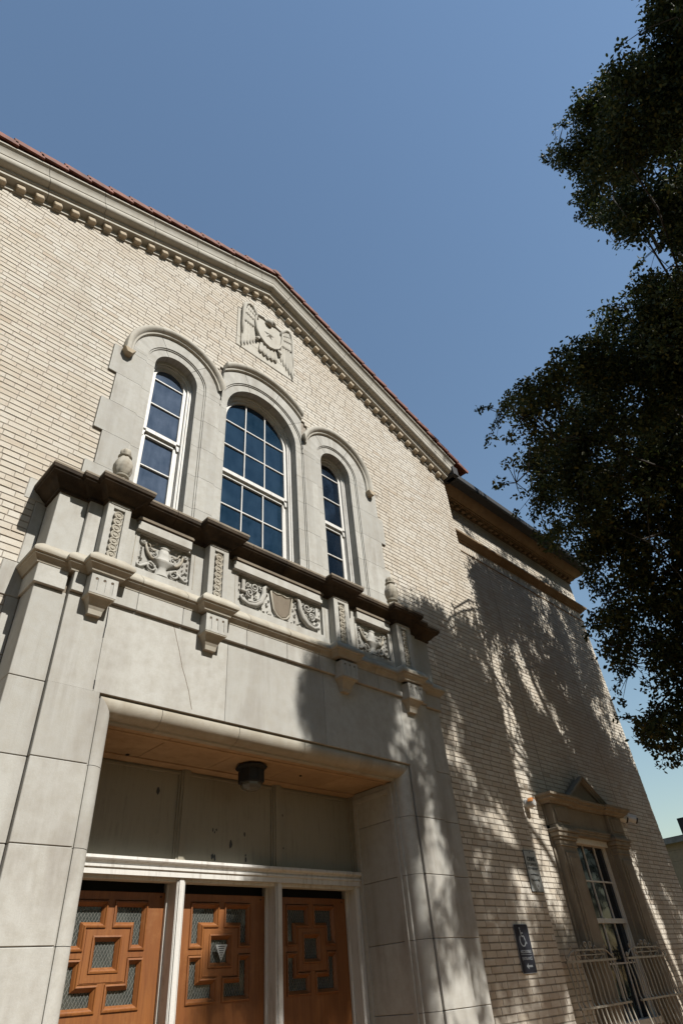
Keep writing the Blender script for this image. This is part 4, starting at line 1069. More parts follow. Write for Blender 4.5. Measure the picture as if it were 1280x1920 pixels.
# two bullet cameras
def sec_cam(x, z, lab):
    r = empty('security_camera', (x, YW, z), lab, 'camera', 'security cameras on the wing wall')
    MB().lathe([(.045, -.002), (.045, .02), (.03, .03), (.018, .034), (.018, .07)], (x, YW, z), 14, 'y').build('mount', M['plastic'], r, smooth='auto')
    d = Vector((.55, -.70, -.42)).normalized(); p0 = Vector((x - .03, YW - .10, z + .03))
    MB().tube([p0 - d * .06, p0 - d * .055, p0 + d * .10, p0 + d * .105], [.02, .052, .055, .05], 14).build('camera_body', M['plastic'], r, smooth='auto')
    MB().tube([p0 + d * .10, p0 + d * .13, p0 + d * .132], [.050, .050, .03], 14).build('black_lens', M['black'], r, smooth='auto')
    u = Vector((0, 0, 1)); MB().tube([p0 - d * .05 + u * .05, p0 + d * .13 + u * .052], [.03, .034], 8).build('sun_hood', M['plastic'], r, smooth='auto')
    MB().tube([(x, YW - .06, z), (x - .015, YW - .085, z + .012), tuple(p0)], .015, 8).build('arm', M['plastic'], r, smooth=True)
sec_cam(11.52, 3.63, 'white bullet camera on the wing wall close beside the pediment')
sec_cam(11.92, 3.66, 'white bullet camera with dark hood nearer the right corner of the wing')
# white iron guards
def grille(x0, x1, yt, lab):
    zt = 1.735
    r = empty('iron_guard', ((x0 + x1) / 2, yt, 0), lab, 'window guard', 'painted iron guards under the side window')
    I = M['iron']; nb = 12
    def Y(z): return yt - .11 * max(0, min(1, (zt - z) / 1.1))
    MB().box(x0 - .02, x1 + .02, yt - .016, yt + .016, zt - .012, zt + .012).build('top_rail', I, r)
    for z in (1.285, .35): MB().box(x0 - .03, x1 + .03, Y(z) - .018, Y(z) + .018, z - .011, z + .011).build('rail', I, r)
    for k in range(nb):
        x = x0 + (x1 - x0) * k / (nb - 1)
        MB().tube([(x, Y(zt), zt), (x, Y(1.5), 1.5), (x, Y(1.30) + .02, 1.33), (x, Y(1.28), 1.28), (x, Y(1.2) + .0, 1.2), (x, Y(.9) - .02, .9), (x, Y(.35), .35), (x, Y(.2), .0)], .0095, 6).build('bar', I, r)
    c = (x0 + x1) / 2; w = (x1 - x0)
    MB().box(c - w * .30, c + w * .30, yt - .014, yt + .014, zt + .105, zt + .122).build('upper_rail', I, r); MB().box(c - w * .30, c + w * .30, yt - .010, yt + .010, zt + .055, zt + .066).build('upper_rail', I, r)
    for u in (-.30, -.12, .12, .30): MB().tube([(c + w * u, yt, zt), (c + w * (u - .0), yt, zt + .11)], .010, 5).build('post', I, r)
    for s in (-1, 1):
        for u in (.20, .05): MB().tube([(c + s * w * u, yt, zt + .01), (c + s * w * (u + .07), yt, zt + .06), (c + s * w * u, yt, zt + .11)], .008, 5).build('lozenge', I, r)
        MB().tube([(c + s * w * .30, yt, zt + .115), (c + s * w * .38, yt, zt + .095), (c + s * w * .46, yt, zt + .035)] + [(p[0], yt, p[1]) for p in spiral(c + s * w * .475, zt + .045, .028, .008, -1.57, s * 1.2, 14)], .009, 6).build('scroll', I, r, smooth=True)
        MB().tube([(p[0], yt, p[1]) for p in spiral(c + s * w * .36, zt + .145, .030, .006, -1.57, s * 1.3, 14)], .007, 5).build('scroll', I, r, smooth=True)
        MB().tube([(p[0], yt, p[1]) for p in spiral(c + s * w * .055, zt + .165, .050, .010, -1.57, -s * 1.3, 16)], .009, 5).build('scroll', I, r, smooth=True)
        MB().tube([(c + s * w * .10, yt, zt + .12), (c + s * w * .14, yt, zt + .16), (c + s * w * .17, yt, zt + .13)], .007, 5).build('scroll', I, r, smooth=True)
grille(8.36, 9.62, 4.74, 'pale scrolled iron guard below the side window, nearer the blue sign')
grille(10.00, 11.30, 4.74, 'pale scrolled iron guard at the far lower right corner')
# neighbouring building far to the right
r = empty('far_building', (24, 9, 0), 'distant beige flat roofed building with grey coping at the right edge', 'building')
o = MB()
for z0, z1 in ((0, 2.6), (2.606, 4.290), (4.296, 4.60), (4.606, 4.80)): o.box(24, 34, 4, 20, z0, z1)
o.build('wall', M['stucco'], r)
MB().box(23.85, 34.1, 3.9, 20.1, 4.80, 4.95).build('coping', M['coping'], r); MB().box(24.02, 33.9, 4.05, 19.9, 4.95, 5.0).build('roof', M['roof_grey'], r)
MB().box(24.1, 27.5, 4.3, 8.22, 5.0, 5.50).build('roof_unit', M['black'], r)

# ------------------------------------------------------------------ the oak tree
TREE = [  # foliage clumps: x, y, z, radius in centimetres
    559,-170,806,19, 554,-110,741,19, 634,-130,749,12, 639,-190,814,12, 566,-270,940,19, 559,-190,854,19, 588,-170,822,8, 596,-270,930,8, 570,-290,978,12,
    562,-190,870,12, 589,-190,871,26, 586,-150,828,26, 638,-170,847,26, 641,-210,890,26, 554,-130,835,12, 564,-250,965,12, 643,-190,896,26, 641,-170,874,26,
    644,-170,891,26, 642,-150,869,26, 568,-230,988,26, 565,-190,945,26, 625,-130,893,19, 622,-90,850,19, 646,-90,854,26, 644,-70,833,26, 568,-210,1004,26,
    568,-210,1004,26, 577,-110,881,12, 574,-70,838,12, 617,-110,886,12, 615,-90,865,12, 635,-110,898,19, 640,-170,962,19, 587,-230,1044,19, 576,-90,893,19,
    651,-90,893,26, 660,-210,1023,26, 449,-210,1049,8, 448,-190,1027,8, 516,-170,1020,19, 516,-170,1020,19, 580,-90,930,12, 580,-90,930,12, 621,-110,953,26,
    621,-110,953,26, 632,-70,906,19, 632,-70,906,19, 462,-190,1051,8, 479,-150,1026,19, 479,-150,1026,19, 518,-190,1064,26, 517,-170,1043,26, 536,-210,1083,19,
    535,-190,1061,19, 644,-90,953,26, 644,-90,953,26, 454,-230,1127,19, 455,-250,1149,19, 543,-190,1085,26, 541,-170,1064,26, 641,-70,949,26, 645,-110,992,26,
    508,-150,1074,19, 507,-130,1052,19, 536,-130,1051,26, 538,-150,1073,26, 551,-130,1049,19, 553,-150,1071,19, 592,-150,1066,12, 582,-30,937,12, 649,-150,1067,26,
    545,-150,1089,12, 543,-130,1068,12, 606,-30,969,26, 619,-190,1142,26, 639,-70,1016,26, 570,-10,984,12, 573,-50,1028,12, 614,-130,1095,26, 628,-30,987,19,
    608,-30,1012,26, 625,-30,1017,26, 625,-30,1017,26, 779,-237,891,12, 787,-337,999,12, 817,-297,950,26, 825,-397,1058,26, 828,-317,972,26, 823,-257,907,26,
    685,-137,802,26, 685,-137,802,26, 729,-297,981,26, 723,-217,894,26, 759,-297,985,26, 754,-237,920,26, 773,-297,977,12, 768,-237,913,12, 820,-277,948,26,
    823,-317,991,26, 850,-237,920,26, 848,-217,898,26, 668,-117,814,26, 671,-157,857,26, 695,-137,836,26, 700,-197,901,26, 757,-277,979,26, 754,-237,935,26,
    843,-277,988,26, 840,-237,945,26, 855,-257,960,26, 855,-257,960,26, 687,-157,875,26, 683,-97,810,26, 714,-137,846,19, 727,-297,1019,19, 780,-257,991,26,
    783,-297,1034,26, 831,-237,959,26, 827,-177,894,26, 659,-97,833,26, 659,-97,833,26, 696,-137,884,26, 704,-237,992,26, 715,-177,934,12, 711,-117,869,12,
    753,-217,971,26, 743,-97,841,26, 688,-137,912,26, 686,-117,890,26, 727,-217,994,8, 730,-257,1037,8, 775,-217,987,26, 778,-257,1031,26, 658,-117,919,26,
    656,-97,897,26, 693,-97,896,26, 694,-117,917,26, 712,-77,874,12, 710,-57,853,12, 765,-237,1035,26, 761,-197,992,26, 829,-257,1057,12, 826,-217,1013,12,
    853,-217,1021,26, 853,-217,1021,26, 658,-97,911,26, 659,-117,932,26, 675,-77,889,26, 675,-77,889,26, 726,-197,1019,12, 724,-177,998,12, 834,-177,1013,19,
    832,-157,991,19, 842,-177,1001,26, 845,-217,1044,26, 702,-57,894,26, 699,-17,851,26, 741,-57,903,8, 754,-217,1076,8, 758,-177,1036,19, 760,-197,1058,19,
    817,-177,1024,12, 814,-137,980,12, 841,-157,1020,26, 839,-137,998,26, 657,-57,933,12, 662,-117,998,12, 692,-77,955,8, 698,-157,1041,8, 715,-37,899,19,
    723,-137,1007,19, 778,-157,1034,26, 779,-177,1056,26, 805,-137,1019,26, 805,-137,1019,26, 823,-157,1041,26, 823,-157,1041,26, 840,-157,1049,26, 842,-177,1071,26,
    698,-17,909,8, 739,-137,1049,8, 739,-137,1049,8, 756,-157,1068,26, 756,-157,1068,26, 783,-157,1067,26, 783,-157,1067,26, 814,-137,1048,26, 814,-137,1048,26,
    848,-117,1025,26, 851,-157,1068,26, 848,-117,1025,26, 691,-77,1011,26, 748,-117,1050,12, 746,-97,1028,12, 769,-137,1071,26, 764,-77,1006,26, 799,-137,1065,26,
    799,-137,1065,26, 812,-17,944,26, 811,3,922,26, 837,-137,1076,26, 839,-157,1098,26, 702,-97,1045,26, 767,-157,1111,12, 762,-97,1046,12, 778,-97,1049,26,
    778,-97,1049,26, 821,-137,1098,26, 812,-17,968,26, 844,-117,1076,26, 842,-97,1055,26, 704,-97,1076,26, 730,-77,1064,26, 768,-97,1076,26, 760,3,968,26,
    783,-117,1107,26, 772,23,955,26, 807,3,971,26, 806,23,950,26, 835,43,927,26, 834,63,906,26, 672,-177,1196,26, 699,-97,1112,26, 758,-117,1126,26,
    759,-137,1147,26, 782,-97,1100,26, 797,23,974,26, 795,43,953,26, 651,-137,1183,26, 677,-37,1070,26, 755,-97,1139,26, 782,-117,1149,26, 816,-157,1202,12,
    653,-77,1145,26, 653,-77,1145,26, 717,-137,1204,26, 762,123,930,26, 818,-137,1205,12, 653,-17,1102,12, 656,-57,1145,12, 670,-77,1160,26, 677,-157,1247,26,
    698,-37,1127,26, 774,103,982,12, 777,63,1025,12, 817,23,1058,19, 827,3,1084,12, 709,-77,1185,12, 707,-57,1164,12, 743,-37,1148,12, 744,-57,1170,12,
    1128,-287,952,26, 1091,173,455,26, 1088,213,412,26, 1131,133,488,26, 1155,-167,812,26, 1161,-247,899,26, 1165,133,499,12, 1188,-147,801,12, 1186,-127,780,12,
    913,-387,1069,26, 911,-367,1047,26, 907,-307,982,26, 917,-247,927,12, 925,-347,1035,12, 930,-407,1100,12, 954,-267,953,19, 956,-287,974,19, 959,-327,1017,19,
    982,-327,1021,26, 980,-307,999,26, 987,-387,1086,26, 1014,-287,981,26, 1022,-387,1089,26, 1004,-167,851,26, 1057,-347,1029,12, 1054,-307,986,12, 1052,-287,964,12,
    1076,-347,1045,26, 1075,-327,1023,26, 1073,-307,1002,26, 1109,-287,971,26, 1107,-267,950,26, 1117,-387,1079,26, 1088,173,478,26, 1115,-167,845,26, 1129,-347,1039,26,
    1126,133,517,26, 1152,-187,862,26, 1134,33,625,26, 1152,173,483,26, 1152,173,483,26, 1156,133,526,26, 870,-307,1025,26, 880,-427,1155,26, 862,-207,917,26,
    903,-287,1006,26, 905,-307,1028,26, 878,33,661,26, 920,-287,1004,26, 925,-347,1069,26, 898,-7,702,26, 970,-347,1068,26, 967,-307,1024,26, 973,-387,1111,26,
    990,-327,1047,26, 982,-227,939,26, 982,-227,939,26, 1028,-287,992,26, 1034,-367,1078,26, 1033,-347,1057,26, 1036,-307,1021,26, 1035,-287,999,26, 1035,-287,999,26,
    1073,-287,996,26, 1073,-287,996,26, 1075,-307,1018,26, 1106,-307,1028,26, 1069,153,531,26, 1085,-47,747,26, 1105,173,504,26, 1106,153,526,26, 1125,-87,785,26,
    1130,193,487,26, 1135,133,552,26, 1129,213,466,26, 1149,153,530,26, 1149,153,530,26, 1147,173,508,26, 866,-187,930,26, 864,-167,908,26, 885,-427,1189,26,
    912,-287,1037,26, 918,-367,1123,26, 925,-447,1209,26, 925,-307,1042,26, 920,-247,977,26, 903,-27,739,26, 974,-347,1087,26, 964,-227,957,26, 976,-367,1109,26,
    998,-287,1034,26, 1002,-347,1099,26, 975,-7,732,26, 1026,-327,1084,26, 1016,-207,954,26, 1026,-327,1084,26, 1051,-287,1019,26, 1051,-287,1019,26, 1019,113,587,26,
    1083,-327,1063,26, 1086,-367,1106,26, 1085,-347,1084,26, 1091,-107,840,26, 1110,-347,1099,26, 1088,-67,796,26, 1134,-267,1011,26, 1099,173,535,26, 1127,-187,924,26,
    1118,173,540,26, 1117,193,518,26, 1158,-327,1080,26, 1156,173,525,26, 1159,133,569,26, 1156,173,525,26, 1273,-167,897,19, 1264,-47,767,19, 1272,-147,875,19,
    1294,-127,854,8, 1276,93,617,8, 1290,-87,811,8, 872,-207,969,26, 871,-187,947,26, 866,-127,883,26, 890,-207,976,26, 893,-247,1019,26, 891,-227,997,26,
    983,-267,1033,26, 981,-247,1011,26, 989,-347,1119,26, 1039,-247,1012,26, 1046,-327,1099,26, 1039,-247,1012,26, 1063,-227,1002,26, 1068,-287,1067,26, 1062,-207,980,26,
    1112,-307,1087,26, 1112,-307,1087,26, 1116,-347,1130,26, 1130,-287,1062,26, 1111,-47,803,26, 1113,-67,825,26, 1133,193,548,26, 1135,173,569,26, 1131,213,526,26,
    1272,-107,869,19, 1258,73,675,19, 1255,113,631,19, 1298,-127,881,26, 1297,-107,859,26, 1298,-127,881,26, 1323,-67,822,12, 1315,33,714,12, 1326,-107,865,12,
    907,-287,1091,12, 906,-267,1069,12, 898,-167,961,12, 975,-267,1070,19, 953,13,767,19, 970,-207,1005,19, 1020,-247,1048,26, 1025,-307,1113,26, 1024,-287,1091,26,
    1056,-267,1068,26, 1056,-267,1068,26, 1054,-247,1046,26, 1083,-267,1063,26, 1080,-227,1020,26, 1083,-267,1063,26, 1085,-67,841,26, 1100,-247,1036,26, 1071,113,647,26,
    1101,213,549,8, 1137,-227,1024,8, 1132,-167,959,8, 1135,-87,861,26, 1132,-47,817,26, 1108,253,493,26, 1141,213,557,12, 1163,-67,860,12, 1146,153,622,12,
    1272,-107,892,19, 1253,133,633,19, 1251,153,611,19, 1288,-127,905,26, 1285,-87,862,26, 1275,33,732,26, 1361,-87,883,19, 1361,-87,883,19, 1371,-207,1013,19,
    877,53,760,12, 894,-167,997,12, 893,-147,976,12, 990,-247,1065,26, 987,-207,1022,26, 1001,-387,1217,26, 1065,-227,1056,26, 1062,-187,1012,26, 1063,-207,1034,26,
    1100,-247,1074,26, 1083,-27,837,26, 1100,-247,1074,26, 1113,-7,815,26, 1102,133,664,26, 1094,233,556,26, 1118,233,558,19, 1141,-47,860,19, 1125,153,644,19,
    1148,253,536,19, 1155,173,622,19, 1179,-127,946,19, 1223,153,641,12, 1243,-107,922,12, 1248,-167,987,12, 1264,-87,891,26, 1245,153,632,26, 1265,-107,912,26,
    1330,-67,883,12, 1331,-87,905,12, 1331,-87,905,12, 1338,-47,851,26, 1346,-147,959,26, 1345,-127,937,26, 1366,-67,873,26, 1367,-87,895,26, 1364,-47,852,26,
    874,-187,1045,26, 874,-187,1045,26, 855,53,786,26, 886,-167,1007,26, 889,-207,1050,26, 877,-47,877,26, 1012,-267,1119,26, 1012,-267,1119,26, 1012,-267,1119,26,
    1048,-207,1069,26, 1044,-147,1004,26, 1056,-307,1177,26, 1066,-227,1079,26, 1038,113,711,26, 1034,173,647,26, 1091,-227,1088,26, 1092,-247,1110,26, 1075,-27,872,26,
    1107,-47,893,26, 1093,133,698,26, 1107,-47,893,26, 1154,-47,875,26, 1132,233,572,26, 1133,213,594,26, 1148,233,577,26, 1145,273,534,26, 1169,-27,858,26,
    1221,153,666,12, 1227,73,752,12, 1219,173,644,12, 1255,133,689,26, 1274,-107,949,26, 1270,-47,884,26, 1293,-107,961,26, 1272,153,681,26, 1292,-87,940,26,
    1328,-87,920,26, 1328,-87,920,26, 1333,-147,985,26, 1342,-67,919,26, 1341,-47,898,26, 1331,73,768,26, 1372,-47,890,26, 1378,-127,976,26, 1368,-7,847,26,
    861,-127,1005,26, 861,-127,1005,26, 865,-167,1048,26, 884,-147,1011,26, 889,-207,1076,26, 876,-47,903,26, 981,-267,1150,8, 981,-267,1150,8, 970,-127,999,8,
    1022,-247,1121,26, 990,153,689,26, 1021,-227,1099,26, 1045,-187,1058,26, 1045,-187,1058,26, 1044,-167,1036,26, 1033,133,711,26, 1026,213,624,26, 1061,-227,1099,26,
    1096,-227,1108,26, 1083,-67,935,26, 1091,-167,1043,26, 1116,-7,880,26, 1118,-27,901,26, 1112,53,815,26, 1149,-7,861,26, 1153,-67,926,26, 1149,-7,861,26,
    1174,-47,913,26, 1172,-27,891,26, 1172,-27,891,26, 1208,153,697,8, 1211,113,740,8, 1205,193,654,8, 1252,133,721,26, 1250,153,700,26, 1253,113,743,26,
    1298,-67,938,26, 1282,133,722,26, 1282,133,722,26, 1317,-67,930,26, 1299,153,692,26, 1302,113,735,26, 1327,113,749,26, 1346,-127,1009,26, 1337,-7,879,26,
    1348,153,700,26, 1366,-67,937,26, 1350,133,721,26, 864,-147,1049,26, 852,13,876,26, 852,13,876,26, 884,-27,934,12, 884,-27,934,12, 895,-167,1085,12,
    991,-187,1107,26, 970,73,826,26, 994,-227,1150,26, 1001,-227,1140,26, 998,-187,1097,26, 974,113,773,26, 1026,-147,1048,26, 1030,-187,1092,26, 1018,-47,940,26,
    1096,-207,1107,26, 1069,133,739,26, 1079,13,869,26, 1110,-27,916,26, 1107,13,873,26, 1107,13,873,26, 1147,13,874,19, 1163,-187,1090,19, 1158,-127,1026,19,
    1160,-27,919,26, 1157,13,876,26, 1155,33,854,26, 1176,173,718,26, 1186,53,848,26, 1176,173,718,26, 1265,173,703,12, 1265,173,703,12, 1270,113,768,12,
    1313,-27,921,26, 1295,193,683,26, 1308,33,856,26, 1372,-67,965,26, 1370,-47,943,26, 1368,-27,922,26, 854,-27,952,26, 849,33,887,26, 862,-127,1060,26,
    882,-7,940,12, 888,-87,1026,12, 885,-47,983,12, 961,93,826,26, 982,-167,1107,26, 997,-167,1095,26, 995,-147,1073,26, 998,-187,1117,26, 1044,-207,1148,26,
    1042,-187,1126,26, 1037,-127,1061,26, 1073,-227,1166,26, 1066,-147,1080,26, 1063,-107,1037,26, 1088,-167,1095,26, 1086,-147,1073,26, 1061,173,728,26, 1107,13,897,26,
    1106,33,875,26, 1123,-187,1113,26, 1175,33,877,26, 1176,13,899,26, 1167,133,769,26, 1193,-7,939,26, 1188,53,874,26, 1191,13,918,26, 1217,13,905,26,
    1208,133,776,26, 1219,-7,927,26, 1250,153,747,12, 1249,173,726,12, 1249,173,726,12, 1306,193,718,26, 1303,233,675,26, 1308,173,739,26, 1333,173,733,26,
    1346,13,906,26, 1331,193,712,26, 857,-107,1072,26, 848,13,942,26, 951,113,822,19, 975,-187,1146,19, 1027,-187,1163,26, 1062,-207,1180,26, 1039,73,877,26,
    1110,-227,1204,26, 1088,53,901,26, 1099,73,884,26, 1102,33,928,26, 1140,-7,966,19, 1118,273,664,19, 1176,33,915,26, 1174,53,893,26, 1186,193,744,26,
    1197,53,896,26, 1224,33,922,26, 1227,-7,965,26, 1243,213,725,26, 1242,233,703,26, 1282,173,754,26, 1282,173,754,26, 1328,-47,992,26, 1307,213,711,26,
    1316,233,694,26, 1337,-27,975,26, 1365,-27,988,26, 1363,-7,967,26, 842,33,938,26, 847,-27,1003,26, 869,13,962,26, 870,-7,984,26, 948,113,853,8,
    972,-187,1177,8, 1031,-147,1128,26, 1028,-107,1085,26, 1072,-187,1188,26, 1072,-187,1188,26, 1100,-147,1135,26, 1101,-167,1156,26, 1105,53,921,26, 1139,53,919,26,
    1140,33,941,26, 1173,73,891,26, 1177,13,956,26, 1190,213,759,26, 1209,-27,1018,26, 1211,73,893,26, 1200,213,742,26, 1240,253,702,26, 1255,73,896,26,
    1292,-7,993,26, 1274,213,756,26, 1305,233,725,26, 1319,53,920,26, 1325,193,772,26, 1343,-27,1010,26, 1346,213,746,26, 1365,-27,1006,26, 845,53,954,12,
    845,53,954,12, 874,13,991,26, 873,33,969,26, 958,133,854,26, 957,153,833,26, 987,153,844,26, 1039,-147,1176,26, 1052,-107,1137,26, 1032,153,856,26,
    1147,13,999,26, 1142,73,934,26, 1166,73,935,26, 1166,73,935,26, 1200,53,958,26, 1200,53,958,26, 1245,213,776,26, 1248,173,819,26, 1300,233,764,26,
    1305,173,829,26, 1348,33,967,19, 1334,213,773,19, 853,33,1012,19, 853,33,1012,19, 880,73,948,19, 986,-127,1168,26, 1002,-167,1225,26, 1007,153,868,19,
    1007,153,868,19, 1054,-127,1170,19, 1051,-87,1127,19, 1141,73,966,26, 1142,53,988,26, 1159,53,980,26, 1158,73,958,26, 1196,93,950,26, 1227,113,918,26,
    1234,33,1004,26, 1243,213,820,26, 1240,253,777,26, 1277,73,965,12, 1264,233,792,12, 1298,233,776,26, 1295,273,733,26, 1329,273,751,19, 1336,193,837,19,
    839,53,1019,26, 842,13,1063,26, 862,53,1013,26, 864,33,1035,26, 967,-147,1224,19, 983,153,895,12, 979,213,830,12, 1097,93,957,12, 1113,-107,1173,12,
    1122,113,955,26, 1125,73,999,26, 1153,133,912,26, 1155,113,934,26, 1188,73,994,26, 1186,93,972,26, 1230,73,982,26, 1231,53,1004,26, 1253,73,989,26,
    1255,253,786,8, 1278,-27,1089,8, 861,93,995,26, 860,113,973,26, 953,93,1006,26, 958,33,1071,26, 1085,-27,1135,19, 1091,-107,1221,19, 1114,-107,1216,26,
    1114,-107,1216,26, 1118,133,952,19, 1110,233,844,19, 1182,93,994,26, 1179,133,951,26, 1220,133,941,26, 1222,113,963,26, 1313,33,1062,19, 1297,233,846,19,
    876,93,1026,19, 937,273,826,26, 1091,-127,1265,26, 1083,-27,1157,26, 1102,93,1033,26, 1113,-47,1184,26, 1193,133,983,26, 1203,13,1112,26, 1304,253,856,12,
    1315,113,1008,12, 1365,33,1097,19, 1365,33,1097,19, 852,113,1040,12, 854,93,1062,12, 1061,-67,1234,26, 1068,-147,1321,26, 1087,-127,1288,12, 1109,113,1031,26,
    1158,-107,1267,12, 1137,153,986,12, 1168,93,1046,26, 1162,173,960,26, 1198,113,1034,26, 1208,113,1030,26, 1204,153,987,26, 1255,73,1086,26, 1255,73,1086,26,
    1281,153,992,26, 1292,13,1143,26, 1310,33,1130,26, 906,153,1009,19, 899,233,923,19, 960,113,1053,8, 960,113,1053,8, 991,113,1065,8, 985,193,978,8,
    1035,-87,1273,12, 1009,233,928,12, 1036,193,975,12, 1039,153,1018,12, 1093,153,1013,19, 1114,-107,1294,19, 1126,173,989,26, 1126,173,989,26, 1160,133,1035,26,
    1174,-47,1229,26, 1180,153,1029,26, 1180,153,1029,26, 1210,93,1084,26, 1208,113,1063,26, 1268,113,1053,26, 1268,113,1053,26, 1318,73,1094,26, 1324,-7,1181,26,
    1328,93,1079,26, 927,133,1070,26, 944,133,1065,12, 941,173,1022,12, 988,213,989,26, 1006,-7,1227,26, 1028,-47,1253,26, 1046,-27,1248,26, 1079,173,1035,26,
    1098,-67,1294,26, 1106,-47,1270,26, 1134,133,1059,26, 1134,133,1059,26, 1153,193,1006,26, 1176,193,1011,26, 1184,93,1119,26, 1269,153,1039,26, 1269,153,1039,26,
    1305,33,1177,26, 1303,53,1156,26, 1335,73,1135,26, 1335,73,1135,26, 931,173,1045,26, 961,-207,1456,26, 944,133,1095,26, 938,213,1008,26, 989,113,1119,26,
    1008,-127,1378,26, 1011,173,1062,26, 1014,133,1105,26, 1068,-47,1290,26, 1079,-67,1315,26, 1081,-87,1337,26, 1116,53,1188,26, 1112,233,994,26, 1131,-7,1253,26,
    1144,213,1023,26, 1190,133,1097,26, 1208,133,1100,26, 1203,193,1035,26, 1244,173,1043,12, 1263,-67,1302,12, 1276,153,1069,26, 1272,213,1004,26, 1294,133,1092,26,
    1302,33,1200,26, 1337,153,1069,19, 951,-147,1419,26, 946,173,1077,26, 951,113,1142,26, 980,153,1105,26, 980,153,1105,26, 1032,13,1246,26, 1011,273,965,26,
    1073,-27,1301,26, 1065,73,1193,26, 1090,153,1103,26, 1107,-67,1340,26, 1215,-147,1435,26, 1210,193,1058,26, 1235,173,1081,26, 1237,153,1102,26, 1293,173,1086,26,
    1326,113,1158,26, 1326,113,1158,26, 964,-127,1434,26, 1019,-167,1484,26, 1021,-187,1506,26, 1033,13,1282,26, 1043,-107,1412,26, 1047,-7,1313,26, 1059,-147,1464,26,
    1092,-27,1328,26, 1076,173,1112,26, 1094,193,1086,26, 1108,13,1280,26, 1130,173,1113,26, 1141,33,1265,26, 1157,193,1094,12, 1152,253,1029,12, 1184,233,1039,26,
    1208,213,1072,26, 1203,273,1007,26, 1236,133,1148,26, 1278,173,1124,26, 1278,173,1124,26, 1295,213,1070,26, 1316,-47,1351,26, 1335,73,1214,26, 967,-147,1492,8,
    964,-107,1449,8, 994,-107,1443,26, 994,-107,1443,26, 1004,173,1145,26, 1056,-107,1445,26, 1032,193,1121,26, 1090,-127,1461,26, 1081,-7,1331,26, 1085,233,1070,26,
    1088,193,1113,26, 1151,193,1125,26, 1217,233,1080,26, 1214,273,1037,26, 1275,193,1112,26, 1313,133,1189,26, 1306,213,1102,26, 1341,93,1235,19, 1328,253,1063,19,
    1358,113,1213,26, 1348,233,1083,26, 999,-67,1440,12, 1001,-87,1462,12, 1031,-127,1488,26, 1073,-147,1527,26, 1073,-147,1527,26, 1101,-147,1506,26, 1101,-147,1506,26,
    1130,-167,1541,26, 1127,-127,1498,26, 1130,33,1316,26, 1129,53,1294,26, 1148,233,1096,26, 1173,173,1172,12, 1175,153,1194,12, 1212,253,1077,26, 1223,273,1069,26,
    1270,153,1191,26, 1268,173,1170,26, 1283,273,1057,26, 1342,113,1224,19, 1340,133,1202,19, 1059,-127,1514,26, 1110,33,1341,12, 1100,153,1211,12, 1155,-107,1508,12,
    1129,213,1162,12, 1204,213,1164,8, 1223,273,1082,26, 1256,273,1087,26, 1283,233,1144,26, 1315,273,1091,19, 1093,-127,1552,19, 1161,-27,1449,12, 1231,233,1153,26,
    1232,213,1174,26, 1298,-27,1451,26, 1290,233,1171,12, 1086,-127,1574,12, 1093,113,1323,26, 1161,-127,1583,26, 1156,233,1185,12, 1156,233,1185,12, 528,-299,1040,26,
    523,-239,976,26, 522,-219,954,26, 547,-259,1002,19, 546,-239,980,19, 551,-299,1045,19, 421,-239,987,26, 423,-259,1008,26, 427,-319,1073,26, 463,-259,1024,26,
    460,-219,981,26, 465,-279,1046,26, 473,-239,999,26, 473,-239,999,26, 471,-219,978,26, 504,-239,999,26, 501,-199,956,26, 436,-239,1015,19, 438,-259,1036,19,
    432,-179,950,19, 453,-299,1087,26, 445,-199,979,26, 445,-199,979,26, 481,-239,1016,26, 480,-219,994,26, 483,-259,1038,26, 486,-219,994,26, 487,-239,1016,26,
    487,-239,1016,26, 510,-199,965,26, 516,-279,1052,26, 516,-279,1052,26, 532,-239,1025,26, 529,-199,981,26, 531,-219,1003,26, 439,-239,1030,12, 438,-219,1009,12,
    442,-279,1073,12, 468,-259,1065,19, 466,-239,1044,19, 463,-199,1000,19, 469,-199,992,26, 469,-199,992,26, 471,-219,1014,26, 487,-219,1029,12, 485,-199,1007,12,
    487,-219,1029,12, 542,-219,1013,26, 542,-219,1013,26, 615,230,812,7, 917,357,1120,11, 923,364,1111,11, 617,218,814,11, 955,347,1159,26, 676,260,813,7,
    946,323,1175,7, 604,205,794,18, 661,248,796,11, 713,280,802,7, 634,198,840,7, 637,202,835,18, 662,215,842,26, 705,265,779,11, 668,198,878,7,
    627,190,813,26, 690,221,849,26, 676,224,826,26, 910,323,954,26, 915,329,946,18, 683,197,864,26, 695,213,847,26, 697,225,803,26, 954,325,981,26,
    917,321,947,26, 914,327,907,18, 785,288,795,7, 957,373,872,11, 961,374,866,7, 692,180,895,11, 651,176,829,26, 711,198,871,26, 705,221,796,26,
    904,289,974,26, 952,318,986,26, 934,313,930,26, 977,340,947,26, 903,316,884,26, 909,328,872,18, 915,335,860,18, 958,353,881,26, 867,331,751,11,
    809,4,1598,11, 642,161,842,11, 630,160,818,26, 710,190,874,26, 918,289,958,26, 776,245,823,26, 916,302,916,26, 912,303,878,26, 914,316,870,26,
    942,327,872,26, 850,311,740,26, 950,360,799,18, 827,-14,1617,26, 782,-9,1527,18, 644,147,843,11, 630,147,821,18, 714,179,873,26, 923,237,1044,26,
    914,262,972,26, 921,273,960,26, 926,273,954,26, 933,283,942,26, 845,255,857,26, 832,259,831,26, 861,275,830,26, 962,320,891,26, 773,273,688,26,
    1079,391,870,26, 750,-57,1572,7, 778,-54,1614,7, 804,-20,1572,26, 816,-14,1565,18, 823,-12,1561,11, 717,140,949,11, 703,139,928,11, 716,150,913,26,
